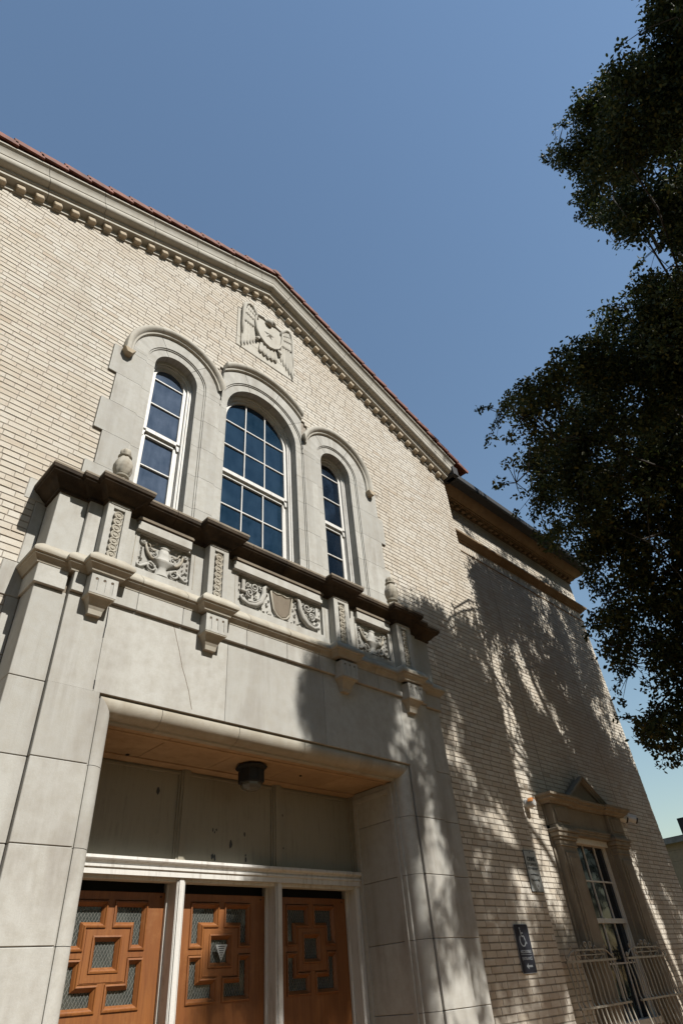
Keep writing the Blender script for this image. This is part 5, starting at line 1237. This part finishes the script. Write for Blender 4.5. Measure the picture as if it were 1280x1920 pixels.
    636,144,816,26, 710,157,882,26, 912,221,1060,26, 949,240,1053,26, 723,189,824,26, 934,251,991,26, 940,252,984,26, 945,279,929,26, 942,291,887,26,
    970,303,888,26, 1035,355,861,26, 785,-82,1637,18, 817,-32,1565,26, 838,-25,1581,26, 858,-25,1598,26, 934,234,996,26, 848,213,907,26, 915,242,937,26,
    825,226,851,26, 964,266,951,26, 950,273,925,26, 847,250,815,26, 852,251,809,26, 841,260,777,26, 782,-96,1638,11, 775,-90,1614,18, 836,-86,1695,26,
    838,-61,1638,26, 826,-51,1587,26, 828,-43,1558,26, 857,-35,1570,26, 922,1,1588,11, 974,9,1644,7, 705,115,930,11, 715,129,919,26, 712,131,886,26,
    924,177,1093,26, 949,193,1100,26, 914,207,987,26, 894,223,929,26, 845,217,871,26, 848,232,822,26, 855,246,807,26, 949,280,839,26, 1017,308,865,26,
    842,261,730,26, 1084,365,829,18, 777,-115,1640,11, 789,-100,1634,18, 792,-98,1633,26, 845,-101,1689,26, 827,-71,1586,26, 834,-69,1582,26, 843,-53,1577,26,
    873,-50,1589,26, 906,-47,1627,18, 907,-36,1597,26, 959,-26,1683,18, 958,-16,1624,26, 951,-1,1599,18, 911,9,1505,11, 934,15,1520,11, 911,139,1147,18,
    717,111,919,26, 738,117,933,26, 728,124,906,26, 735,127,899,26, 760,146,906,26, 849,174,953,26, 911,193,994,26, 829,181,899,26, 834,190,891,26,
    837,194,886,26, 848,203,871,26, 856,215,857,26, 860,213,853,26, 962,247,919,26, 861,237,803,26, 946,262,850,26, 846,252,728,26, 1025,333,793,26,
    1176,377,872,26, 1179,386,862,11, 1128,378,798,11, 811,-125,1678,26, 814,-117,1648,26, 802,-109,1626,26, 817,-107,1618,26, 843,-99,1633,26, 838,-78,1579,26,
    880,-72,1613,26, 876,-61,1586,26, 899,-55,1602,26, 896,-46,1574,26, 904,-33,1570,26, 926,-27,1555,26, 917,-11,1532,26, 931,-3,1522,26, 972,-1,1554,26,
    966,9,1528,7, 935,124,1161,18, 851,144,994,26, 952,171,1066,26, 870,163,970,26, 956,190,1021,26, 856,195,864,26, 854,210,821,26, 800,199,769,26,
    946,245,857,26, 851,231,775,26, 857,235,765,26, 947,265,803,26, 937,277,767,26, 946,287,748,26, 949,292,740,26, 955,303,724,18, 960,307,714,18,
    1048,345,747,18, 1201,399,815,11, 963,342,630,7, 946,339,608,7, 824,-150,1725,18, 809,-137,1649,26, 851,-123,1684,26, 824,-108,1614,26, 840,-100,1605,26,
    877,-91,1643,26, 890,-85,1635,26, 917,-81,1648,26, 903,-69,1599,26, 908,-64,1596,26, 948,-57,1630,26, 489,-26,915,26, 935,-28,1550,26, 940,-22,1546,26,
    1024,-4,1610,26, 1005,2,1562,7, 724,91,915,26, 925,134,1099,26, 804,133,935,26, 957,173,1023,26, 858,166,907,26, 787,154,838,26, 848,203,789,26,
    854,215,776,26, 821,213,735,26, 951,261,798,26, 855,238,721,26, 946,269,756,26, 948,278,749,26, 957,291,727,26, 1063,328,783,26, 1208,383,811,26,
    1169,376,779,7, 947,320,618,18, 970,338,619,18, 953,331,599,11, 813,-176,1728,11, 793,-168,1683,11, 848,-166,1739,26, 827,-160,1694,26, 832,-150,1664,26,
    848,-137,1656,26, 841,-125,1632,26, 879,-125,1668,26, 907,-114,1682,26, 895,-98,1631,26, 488,-50,944,26, 486,-40,917,26, 1001,-17,1565,26, 1007,-12,1561,18,
    752,111,885,26, 781,123,889,26, 775,131,856,26, 852,163,876,26, 802,165,817,26, 1018,242,889,26, 842,201,754,26, 952,239,805,26, 962,259,783,26,
    1132,303,880,26, 974,272,759,26, 960,268,734,26, 1090,340,728,7, 1012,329,657,11, 1168,381,718,26, 1007,347,593,18, 818,-189,1724,11, 445,-97,994,11,
    827,-176,1692,26, 829,-166,1664,18, 852,-162,1680,26, 869,-157,1700,26, 886,-151,1691,26, 898,-140,1685,26, 889,-129,1662,26, 899,-121,1656,26, 918,-111,1646,26,
    931,-104,1638,26, 715,51,961,7, 790,60,1027,26, 793,63,1025,26, 804,70,1014,26, 858,82,1065,26, 777,91,934,26, 761,92,914,26, 787,101,922,26,
    853,124,959,26, 867,128,943,26, 865,147,903,26, 952,225,810,26, 957,235,800,26, 944,233,774,26, 946,238,769,26, 974,257,765,26, 983,271,744,26,
    1176,350,781,26, 1198,360,788,26, 1314,399,823,18, 1211,374,755,26, 999,315,634,26, 1055,353,609,26, 1124,379,627,26, 1106,379,603,11, 444,-105,993,18,
    460,-106,1013,18, 459,-98,986,18, 474,-89,979,26, 455,-75,933,26, 462,-74,929,26, 491,-73,970,26, 470,-65,925,18, 492,-62,941,26, 489,-53,914,26,
    610,-60,1073,26, 600,-33,990,26, 644,-23,1021,18, 1035,-24,1540,11, 1049,-15,1529,7, 864,101,987,26, 788,102,884,26, 854,121,921,26, 966,177,933,26,
    952,216,814,26, 960,223,800,26, 974,234,774,26, 1105,283,835,26, 965,245,735,26, 957,258,692,26, 1178,366,709,26, 1182,367,700,26, 1211,389,683,26,
    1041,342,584,26, 1179,398,615,18, 1068,367,566,11, 1137,395,580,7, 461,-115,1012,18, 460,-106,985,26, 480,-104,1002,26, 922,-158,1698,26, 469,-74,925,26,
    955,-147,1679,26, 510,-71,958,26, 597,-68,1052,26, 860,81,993,26, 805,92,904,26, 805,121,823,26, 864,158,822,26, 1145,272,871,26, 967,242,733,26,
    975,252,715,26, 1025,276,720,26, 1033,283,702,26, 1023,296,656,26, 1008,299,625,26, 1036,313,617,26, 1170,368,660,26, 1176,379,638,26, 1094,357,579,11,
    1085,384,498,7, 837,-232,1736,11, 471,-127,1033,11, 440,-116,966,18, 447,-111,962,11, 495,-114,1021,26, 509,-79,958,26, 609,-43,983,26, 650,-36,1015,26,
    673,-28,1029,26, 745,-30,1100,7, 648,11,888,7, 786,58,928,26, 869,79,983,26, 871,85,981,26, 861,90,955,26, 956,184,817,26, 979,219,771,26,
    1019,245,745,26, 982,240,709,26, 989,251,690,26, 1036,267,704,26, 1031,290,642,26, 1106,328,641,26, 1232,398,623,7, 445,-118,962,18, 493,-125,1021,26,
    512,-122,1040,26, 532,-97,1001,26, 554,-91,1018,26, 539,-80,968,26, 530,-75,945,26, 613,-50,980,26, 612,-37,950,26, 979,-44,1393,7, 767,4,1016,18,
    869,70,984,26, 863,75,954,26, 866,76,950,26, 969,128,940,26, 858,116,838,26, 980,180,828,26, 1001,230,731,26, 1008,237,716,26, 995,251,678,26,
    1145,311,692,26, 1048,357,471,11, 1073,364,472,11, 1143,393,479,7, 514,-142,1064,26, 467,-125,978,26, 516,-117,1008,26, 483,-89,914,26, 616,-57,977,26,
    752,-42,1094,7, 864,-10,1132,11, 788,22,962,26, 867,47,989,26, 861,60,957,26, 874,74,942,26, 812,74,861,26, 860,95,880,26, 864,93,875,26,
    812,95,819,26, 974,123,934,26, 959,126,911,26, 964,153,859,26, 968,156,852,26, 956,155,826,26, 965,165,810,26, 971,174,799,26, 1001,189,794,26,
    1027,198,798,26, 989,195,764,26, 1050,228,748,26, 1013,235,707,26, 995,238,685,26, 1042,251,699,26, 1045,257,692,26, 1010,256,646,26, 1036,267,646,26,
    1204,334,672,26, 1187,339,642,26, 1226,375,584,18, 1074,358,475,18, 1008,333,447,26, 1100,371,466,18, 1054,362,443,7, 468,-175,1083,11, 475,-175,1080,11,
    463,-123,951,26, 538,-125,1024,26, 556,-120,1042,26, 561,-106,1011,26, 609,-110,1069,26, 799,-18,1055,11, 756,-9,993,26, 762,-7,988,26, 800,7,986,26,
    786,16,965,26, 865,22,1027,26, 870,28,1022,26, 865,34,991,26, 820,44,929,26, 867,49,952,26, 801,58,875,26, 858,79,883,26, 868,88,870,26,
    958,163,775,26, 1015,191,771,26, 1035,247,659,26, 1084,268,664,26, 1222,306,712,26, 1231,323,681,26, 1212,326,658,26, 1171,330,617,26, 1042,295,547,26,
    1142,352,526,7, 1145,364,504,11, 1171,375,498,26, 1126,368,472,26, 1128,374,456,18, 452,-207,1113,7, 441,-190,1066,7, 442,-178,1039,18, 467,-187,1081,18,
    476,-180,1079,26, 463,-169,1030,18, 527,-161,1083,26, 521,-155,1058,26, 559,-141,1067,26, 619,-150,1147,26, 516,-118,979,26, 503,-96,900,26, 735,-96,1135,26,
    809,-12,1012,26, 870,-5,1057,26, 871,9,1022,26, 858,47,924,26, 870,60,910,26, 970,69,985,26, 971,89,943,26, 981,118,884,26, 997,135,859,26,
    961,138,821,26, 967,149,810,26, 958,160,775,26, 1011,181,780,26, 1065,248,654,26, 1241,328,654,26, 1198,320,626,26, 1091,301,558,26, 1184,328,584,26,
    1102,333,500,26, 1125,344,500,18, 1242,387,520,26, 1155,364,471,26, 1063,344,431,18, 436,-200,1066,11, 452,-205,1085,18, 445,-198,1062,18, 451,-190,1060,26,
    480,-199,1101,26, 466,-184,1054,26, 474,-181,1051,26, 500,-160,1041,26, 515,-155,1032,26, 562,-149,1064,26, 545,-137,1017,26, 515,-119,949,26, 592,-126,1048,26,
    718,-144,1204,26, 633,-72,963,26, 643,-51,924,11, 649,-24,854,26, 804,-11,982,26, 862,6,995,26, 852,20,969,26, 862,24,958,26, 863,41,919,26,
    1070,64,1061,26, 847,62,859,26, 852,62,854,26, 818,66,815,26, 973,93,899,26, 998,105,905,26, 960,122,826,26, 969,129,812,26, 969,156,760,26,
    1015,166,778,26, 1046,237,640,26, 1206,277,700,26, 1062,272,583,26, 1088,284,579,26, 1134,349,465,26, 1138,361,433,11, 451,-214,1084,26, 485,-214,1124,26,
    468,-204,1077,26, 466,-192,1053,26, 547,-163,1071,26, 542,-158,1045,26, 548,-156,1042,26, 506,-117,926,26, 684,-151,1165,26, 651,-131,1099,26, 714,-101,1088,26,
    637,-79,959,26, 794,-72,1090,18, 782,-24,969,26, 840,7,946,26, 828,13,922,26, 858,24,925,26, 864,33,918,26, 978,53,976,26, 980,152,743,26,
    1004,162,748,26, 1072,207,715,26, 1082,215,693,26, 1042,213,660,26, 1044,216,654,26, 1052,236,627,26, 1068,263,573,26, 1139,281,593,26, 1188,300,594,26,
    1186,309,593,26, 1130,307,520,26, 1111,329,472,26, 1117,350,423,11, 1142,355,424,7, 452,-215,1083,26, 483,-222,1123,26, 503,-214,1115,26, 464,-190,1025,26,
    472,-186,1022,26, 498,-192,1064,26, 522,-178,1053,26, 524,-162,1026,26, 501,-144,954,26, 624,-159,1113,26, 499,-121,899,26, 684,-160,1164,26, 639,-102,987,26,
    643,-96,985,26, 649,-96,980,26, 645,-72,921,26, 815,-39,1005,26, 866,-27,1026,26, 853,-22,1004,26, 831,-7,955,26, 827,1,923,26, 866,17,916,26,
    857,30,888,26, 962,46,956,26, 1016,56,969,26, 1111,76,1008,26, 954,114,792,26, 955,116,790,26, 963,117,777,26, 1017,139,782,26, 1004,149,751,26,
    1033,164,749,26, 1016,162,727,26, 1041,172,732,26, 1062,206,678,26, 1074,218,649,26, 1236,259,703,26, 1217,265,680,26, 1221,272,668,26, 1135,262,614,26,
    1094,258,581,26, 1117,270,585,26, 1120,279,570,26, 1153,305,535,26, 1111,296,502,26, 1068,304,457,26, 1141,321,471,26, 472,-225,1099,26, 473,-223,1100,26,
    470,-217,1073,26, 475,-212,1072,26, 485,-204,1069,26, 527,-217,1130,26, 485,-185,1015,26, 513,-168,1002,26, 524,-163,996,26, 621,-183,1140,26, 666,-184,1171,26,
    506,-135,923,26, 686,-172,1160,26, 620,-146,1057,26, 714,-153,1144,26, 623,-110,966,26, 635,-102,958,26, 655,-87,943,26, 867,-91,1158,26, 683,-39,855,26,
    839,-31,982,26, 830,-7,919,26, 989,1,1041,26, 865,12,918,26, 866,28,878,26, 851,31,856,26, 993,41,959,26, 1033,63,946,26, 1129,83,984,26,
    1028,100,864,26, 952,100,797,26, 977,124,754,26, 980,127,748,26, 1039,152,741,26, 1068,165,738,26, 1095,205,669,26, 1076,209,648,26, 1262,264,705,26,
    1315,280,702,26, 1115,243,605,26, 1164,256,613,26, 1125,260,569,26, 1103,263,553,26, 1154,288,544,26, 1137,293,509,26, 1092,296,475,26, 1072,290,458,26,
    1236,339,496,26, 1052,293,430,26, 1123,317,440,26, 1336,389,468,18, 1312,391,455,7, 477,-232,1095,26, 489,-226,1091,26, 501,-227,1113,26, 490,-199,1038,26,
    551,-202,1090,26, 492,-175,984,26, 474,-160,938,26, 529,-163,993,26, 498,-146,926,26, 699,-183,1180,26, 678,-172,1135,26, 524,-129,911,26, 725,-166,1165,26,
    564,-120,915,26, 600,-116,951,26, 620,-107,937,26, 642,-106,952,26, 643,-91,920,26, 795,-90,1054,26, 687,-70,917,26, 653,-55,848,26, 837,-41,983,26,
    845,-32,976,26, 841,-23,944,26, 862,-18,958,26, 853,-10,932,26, 860,-7,924,26, 811,-3,866,26, 873,3,909,26, 866,31,838,26, 957,47,883,26,
    969,65,865,26, 957,73,838,26, 982,97,797,26, 973,108,763,26, 1028,126,766,26, 988,128,734,26, 1017,141,732,26, 1053,165,710,26, 1055,169,706,26,
    1062,178,691,26, 1267,249,702,26, 1272,253,687,26, 1118,231,604,26, 1123,243,584,26, 1149,254,583,26, 1107,260,544,26, 1138,281,517,26, 1140,290,503,26,
    1142,291,493,26, 1263,332,504,26, 1123,298,459,26, 1242,343,470,26, 1080,301,418,26, 1081,305,407,11, 479,-234,1093,26, 481,-227,1065,26, 490,-197,1009,26,
    493,-195,1008,26, 509,-183,1001,26, 517,-182,997,26, 536,-182,1015,26, 530,-174,990,26, 513,-159,944,26, 681,-204,1189,26, 621,-181,1080,26, 622,-177,1081,26,
    688,-188,1156,26, 702,-177,1148,26, 706,-164,1117,26, 571,-122,909,26, 646,-126,978,26, 658,-118,970,26, 778,-123,1098,26, 636,-57,829,26, 699,-55,873,26,
    861,-62,1030,26, 853,-57,1003,26, 806,-50,943,26, 836,-36,949,26, 870,-11,912,26, 859,-1,887,26, 868,6,876,26, 1127,15,1073,26, 1119,29,1042,26,
    1161,52,1027,26, 1152,65,996,26, 970,92,770,26, 976,104,759,26, 1005,110,759,26, 988,115,738,26, 997,127,719,26, 1049,143,725,26, 1072,151,733,26,
    1080,162,715,26, 1069,171,678,26, 1072,171,672,26, 1051,177,654,26, 1237,211,722,26, 1206,236,657,26, 1097,217,596,26, 1154,254,567,26, 1137,256,538,26,
    1140,268,520,26, 1237,298,528,26, 1074,268,473,26, 1076,270,462,26, 1080,283,436,26, 504,-254,1133,26, 448,-212,999,26, 489,-227,1061,26, 522,-210,1047,26,
    478,-184,960,26, 533,-205,1041,26, 523,-173,965,26, 535,-167,958,26, 534,-149,931,26, 528,-146,905,26, 561,-150,943,26, 575,-142,935,26, 571,-129,908,26,
    784,-145,1122,26, 778,-141,1096,26, 654,-112,941,26, 781,-122,1063,26, 845,-84,1043,26, 822,-79,996,26, 850,-71,1004,26, 860,-63,994,26, 816,-53,932,26,
    874,-46,981,26, 862,-29,921,26, 856,-17,890,26, 858,-9,887,26, 865,-5,879,26, 1053,5,1005,26, 1048,16,971,26, 1034,21,948,26, 1058,26,957,26,
    1074,43,935,26, 1178,94,910,26, 1025,97,777,26, 1037,116,753,26, 1041,120,744,26, 1053,139,718,26, 1013,137,686,26, 1065,151,693,26, 1046,153,674,26,
    1095,165,684,26, 1178,204,670,26, 1228,223,674,26, 1121,207,608,26, 1122,216,602,26, 1127,221,585,26, 1155,235,576,26, 1071,235,506,26, 1074,243,490,26,
    1102,260,474,26, 1219,298,499,26, 1082,273,439,26, 1132,290,433,26, 1416,381,477,11, 481,-240,1062,26, 495,-218,1031,26, 486,-201,981,26, 537,-205,1039,26,
    532,-198,1014,26, 484,-178,928,26, 517,-181,967,26, 524,-178,963,26, 535,-170,957,26, 551,-163,948,26, 564,-154,940,26, 559,-131,885,26, 760,-161,1107,26,
    784,-158,1121,26, 793,-134,1084,26, 835,-73,984,26, 874,-59,980,26, 1092,-56,1150,26, 855,-27,891,26, 964,-16,955,26, 1044,2,976,26, 1132,29,984,26,
    975,34,859,26, 1166,69,932,26, 1158,80,897,26, 1025,87,777,26, 1166,114,831,26, 1233,181,742,26, 1239,192,723,26, 1277,216,691,26, 1235,214,662,26,
    1238,217,654,26, 1133,223,569,26, 1138,237,545,26, 1233,262,567,26, 1125,253,491,26, 1128,262,473,26, 1060,255,440,26, 1250,311,472,26, 1111,282,417,26,
    1135,295,413,26, 1136,295,408,26, 426,-120,1001,6, 473,-167,1083,5, 469,-153,1059,6, 759,-107,1649,8, 772,-38,1618,10, 795,-7,1606,6, 798,13,1604,7,
    807,14,1599,6, 965,23,1650,6, 924,27,1526,8, 1062,-3,1519,8, 859,-8,1175,6, 866,4,1169,7, 857,-19,1177,7, 804,30,1070,8, 904,99,1191,9,
    692,148,929,7, 627,196,847,7, 937,331,1181,6, 898,362,1137,6, 890,374,1139,7, 887,382,1139,9, 921,381,1107,8, 927,397,1095,9, 932,406,1085,10,
    938,387,1087,5, 686,284,784,8, 696,304,763,10, 695,312,760,7, 719,289,743,9, 902,380,854,6, 1029,414,885,7, 1129,392,787,8, 1167,395,770,5,
    946,352,598,5, 1136,408,570,7, 1141,408,555,8, 1146,407,544,6, 1080,397,501,9, 1135,378,423,7, 1140,217,512,30, 1127,256,429,30, 668,-235,931,30,
    1106,-209,1147,30, 660,-42,1090,30, 1458,-191,903,30, 1121,-109,805,30, 867,-60,1074,30, 789,-144,1145,30, 635,-282,972,30, 1086,-86,673,30, 461,-292,1010,30,
    456,-99,765,30, 1121,109,606,30, 1081,229,547,30, 1033,-73,789,30, 1094,64,600,30, 1075,256,689,30, 1025,106,835,30, 801,-363,890,30, 1337,310,669,30,
    503,-231,972,30, 987,191,756,30, 966,283,743,30, 806,-144,1037,30, 1273,-242,1142,30, 589,-145,723,30, 1297,295,521,30, 1168,105,550,30, 768,-402,997,30,
    847,-474,992,30, 885,-14,747,30, 642,24,773,30, 1100,183,775,30, 751,-185,909,30, 978,220,750,30, 837,-44,1012,30, 1063,131,565,30, 799,103,773,30,
    664,-135,1067,30, 1073,189,606,30, 1191,-421,1117,30, 1120,249,826,30, 1035,111,607,30, 1211,329,773,30, 999,121,595,30, 1188,-275,1388,30, 411,-395,1094,30,
    1081,39,734,30, 1073,-209,1117,30, 690,-218,927,30, 1058,-177,939,30, 1123,210,935,30, 820,143,703,30, 1160,142,858,30, 1109,-43,1143,30, 804,15,906,30,
    1465,-264,910,30, 1129,-250,995,30, 1170,138,856,30, 1133,104,497,30, 710,-270,1042,30, 1235,7,863,30, 1029,52,633,30, 1418,-299,1032,30, 621,-34,995,30,
    1134,-41,1085,30, 1152,-292,1051,30, 1193,334,572,30, 1490,47,894,30, 1217,206,708,30, 692,-134,820,30, 1198,275,662,30, 1464,141,519,30, 1636,-291,719,30,
    1427,102,1090,30, 1092,-297,1185,30, 1611,30,996,30, 1497,-229,905,30, 842,101,978,30, 1249,-299,863,30, 674,-163,927,30, 1109,194,764,30, 919,-140,779,30,
    1079,244,619,30, 595,-146,682,30, 764,-175,1089,30, 617,-59,1057,30, 664,-57,1060,30, 1015,-12,894,30, 1252,214,651,30, 1167,203,848,30, 1246,85,853,30,
    869,-339,1080,30, 1356,34,841,30, 1111,99,706,30, 1052,-246,1107,30, 1404,296,512,30, 1096,-217,803,30, 1375,-131,833,30, 1196,26,859,30, 486,-431,943,30,
    673,-217,682,30, 1453,-135,978,30, 977,121,612,30, 772,-194,1138,30, 905,-280,797,30, 1311,-25,871,30, 848,-163,989,30, 1128,49,789,30, 1055,-316,1076,30,
    1365,-106,709,30, 650,-218,969,30, 986,-99,862,30, 1092,359,666,30, 716,-29,763,30, 856,-14,870,30, 1132,284,737,30, 925,169,539,30, 1096,230,801,30,
    1177,86,438,30, 719,-178,873,30, 1143,278,862,30, 971,203,703,30, 857,176,787,30, 1283,46,1033,30, 564,-200,963,30, 1021,-221,977,30,
]
CL = np.array(TREE).reshape(-1, 4) / 100.0
R2 = np.random.default_rng(4)
LV = []; 
near = np.clip((9.0 - CL[:, 0]) / 4.0, 0, 1)
cnt = (np.clip((CL[:, 3] / .26) ** 2 * 130, 18, 150) * (1 + .75 * near)).astype(int)
idx = np.repeat(np.arange(len(CL)), cnt); N = len(idx)
dirs = R2.normal(size=(N, 3)); dirs /= np.linalg.norm(dirs, axis=1)[:, None]
P = CL[idx, :3] + dirs * (CL[idx, 3] * np.where(R2.random(N) < .10, R2.uniform(1.0, 1.55, N), R2.random(N) ** .5 * 1.1))[:, None]
size = R2.uniform(.028, .051, N) * (1 - .34 * near[idx])
# leaf orientation: mostly drooping, roughly upward facing blades
ax_ = R2.normal(size=(N, 3)); ax_[:, 2] -= .35; ax_ /= np.linalg.norm(ax_, axis=1)[:, None]
up = R2.normal(size=(N, 3)) * .75; up[:, 2] += 1.0
sd_ = np.cross(ax_, up); sd_ /= np.linalg.norm(sd_, axis=1)[:, None]
nr = np.cross(sd_, ax_)
S = size[:, None]
v0_ = P; tip = P + ax_ * S * 2.0; m1 = P + ax_ * S * .55 + nr * S * .04; m2 = P + ax_ * S * 1.35 - nr * S * .08
A1 = m1 + sd_ * S * .42 + nr * S * .16; A2 = m1 - sd_ * S * .42 + nr * S * .16; B1 = m2 + sd_ * S * .50 + nr * S * .12; B2 = m2 - sd_ * S * .50 + nr * S * .12
V = np.stack([v0_, A1, B1, tip, B2, A2], 1).reshape(-1, 3)
ti = np.arange(N)[:, None] * 6
TB = (13.2, -.9, 0.0)
tree = empty('oak_tree', TB, 'large dark green leafy tree overhanging the building from the right', 'tree')
me = bpy.data.meshes.new('foliage'); me.vertices.add(N * 6); me.vertices.foreach_set('co', (V - np.array(TB)).ravel())
quads = np.concatenate([ti + np.array([[0, 1, 2, 3]]), ti + np.array([[0, 3, 4, 5]])], 1).reshape(-1, 4)
me.loops.add(quads.size); me.loops.foreach_set('vertex_index', quads.ravel().astype(np.int32)); me.polygons.add(len(quads))
me.polygons.foreach_set('loop_start', (np.arange(len(quads)) * 4).astype(np.int32)); me.polygons.foreach_set('loop_total', np.full(len(quads), 4, np.int32))
me.update(calc_edges=True); me.materials.append(M['leaf'])
fo = bpy.data.objects.new('foliage', me); COL.objects.link(fo); place(fo, TB, tree); fo['kind'] = 'stuff'
# trunk, limbs and twigs that carry the clumps
def wob(a, b, n, amt, rr):
    a, b = np.array(a), np.array(b); L = np.linalg.norm(b - a); out = []
    for k in range(n + 1):
        t = k / n; out.append(a * (1 - t) + b * t + rr.normal(size=3) * amt * L * math.sin(math.pi * t) + np.array([0, 0, .10 * L * math.sin(math.pi * t)]))
    return out
base = np.array(TB); fork = np.array([12.7, -.6, 5.2])
MB().tube([tuple(base + np.array([0, 0, -.2])), tuple(base + np.array([-.05, .02, .5])), tuple(base + np.array([-.15, .1, 2.6])), tuple(fork)], [.62, .46, .38, .33], 14).build('trunk', M['bark'], tree, smooth=True)
pts = CL[:, :3].copy(); K = 15
cen = pts[R2.choice(len(pts), K, replace=False)]
for it in range(12):
    lab = np.argmin(((pts[:, None] - cen[None]) ** 2).sum(2), 1)
    for k in range(K):
        if (lab == k).any(): cen[k] = pts[lab == k].mean(0)
tw = MB()
for k in range(K):
    q = wob(fork, cen[k], 8, .035, R2)
    MB().tube([tuple(x) for x in q], list(np.linspace(.11, .02, len(q))), 8).build('limb', M['bark'], tree, smooth=True)
    sub = pts[lab == k]
    if len(sub) < 4: continue
    kk = max(2, len(sub) // 12); c2 = sub[R2.choice(len(sub), kk, replace=False)]
    for it in range(5):
        l2 = np.argmin(((sub[:, None] - c2[None]) ** 2).sum(2), 1)
        for j in range(kk):
            if (l2 == j).any(): c2[j] = sub[l2 == j].mean(0)
    for j in range(kk):
        st_ = q[R2.integers(5, 9)]; w_ = wob(st_, c2[j], 4, .05, R2); tw.tube([tuple(x) for x in w_], list(np.linspace(.022, .010, 5)), 5)
        for p in sub[l2 == j]: tw.tube([tuple(x) for x in wob(c2[j], p, 2, .06, R2)], [.008, .006, .003], 4)
tw = tw.build('twigs', M['bark'], tree, fix=False); tw['kind'] = 'stuff'

# ------------------------------------------------------------------ unseen wood added behind the camera to block low southern sky light
R3 = np.random.default_rng(21); NB = 14000
bx = R3.uniform(-45, 60, NB); by = -15.5 - R3.random(NB) * 8; hmax = 1.08 * (5 - by) - 3.6 + 1.1 * np.sin(bx * .45) + .8 * np.sin(bx * 1.13 + 1)
bz = hmax * R3.random(NB) ** .7
a1 = R3.normal(size=(NB, 3)); a1 /= np.linalg.norm(a1, axis=1)[:, None]; a2 = np.cross(a1, R3.normal(size=(NB, 3))); a2 /= np.linalg.norm(a2, axis=1)[:, None]
s_ = R3.uniform(.35, .8, NB)[:, None]; c_ = np.stack([bx, by, bz], 1)
VV = np.stack([c_ - a1 * s_, c_ + a2 * s_ * .6, c_ + a1 * s_, c_ - a2 * s_ * .6], 1).reshape(-1, 3)
me = bpy.data.meshes.new('wood'); me.vertices.add(NB * 4); me.vertices.foreach_set('co', VV.ravel())
me.loops.add(NB * 4); me.loops.foreach_set('vertex_index', np.arange(NB * 4, dtype=np.int32)); me.polygons.add(NB)
me.polygons.foreach_set('loop_start', (np.arange(NB) * 4).astype(np.int32)); me.polygons.foreach_set('loop_total', np.full(NB, 4, np.int32)); me.update(calc_edges=True)
me.materials.append(M['leaf']); sky_blocker = bpy.data.objects.new('wood', me); COL.objects.link(sky_blocker); WL[sky_blocker.name] = Vector((0, 0, 0)); tag(sky_blocker, kind='stuff')
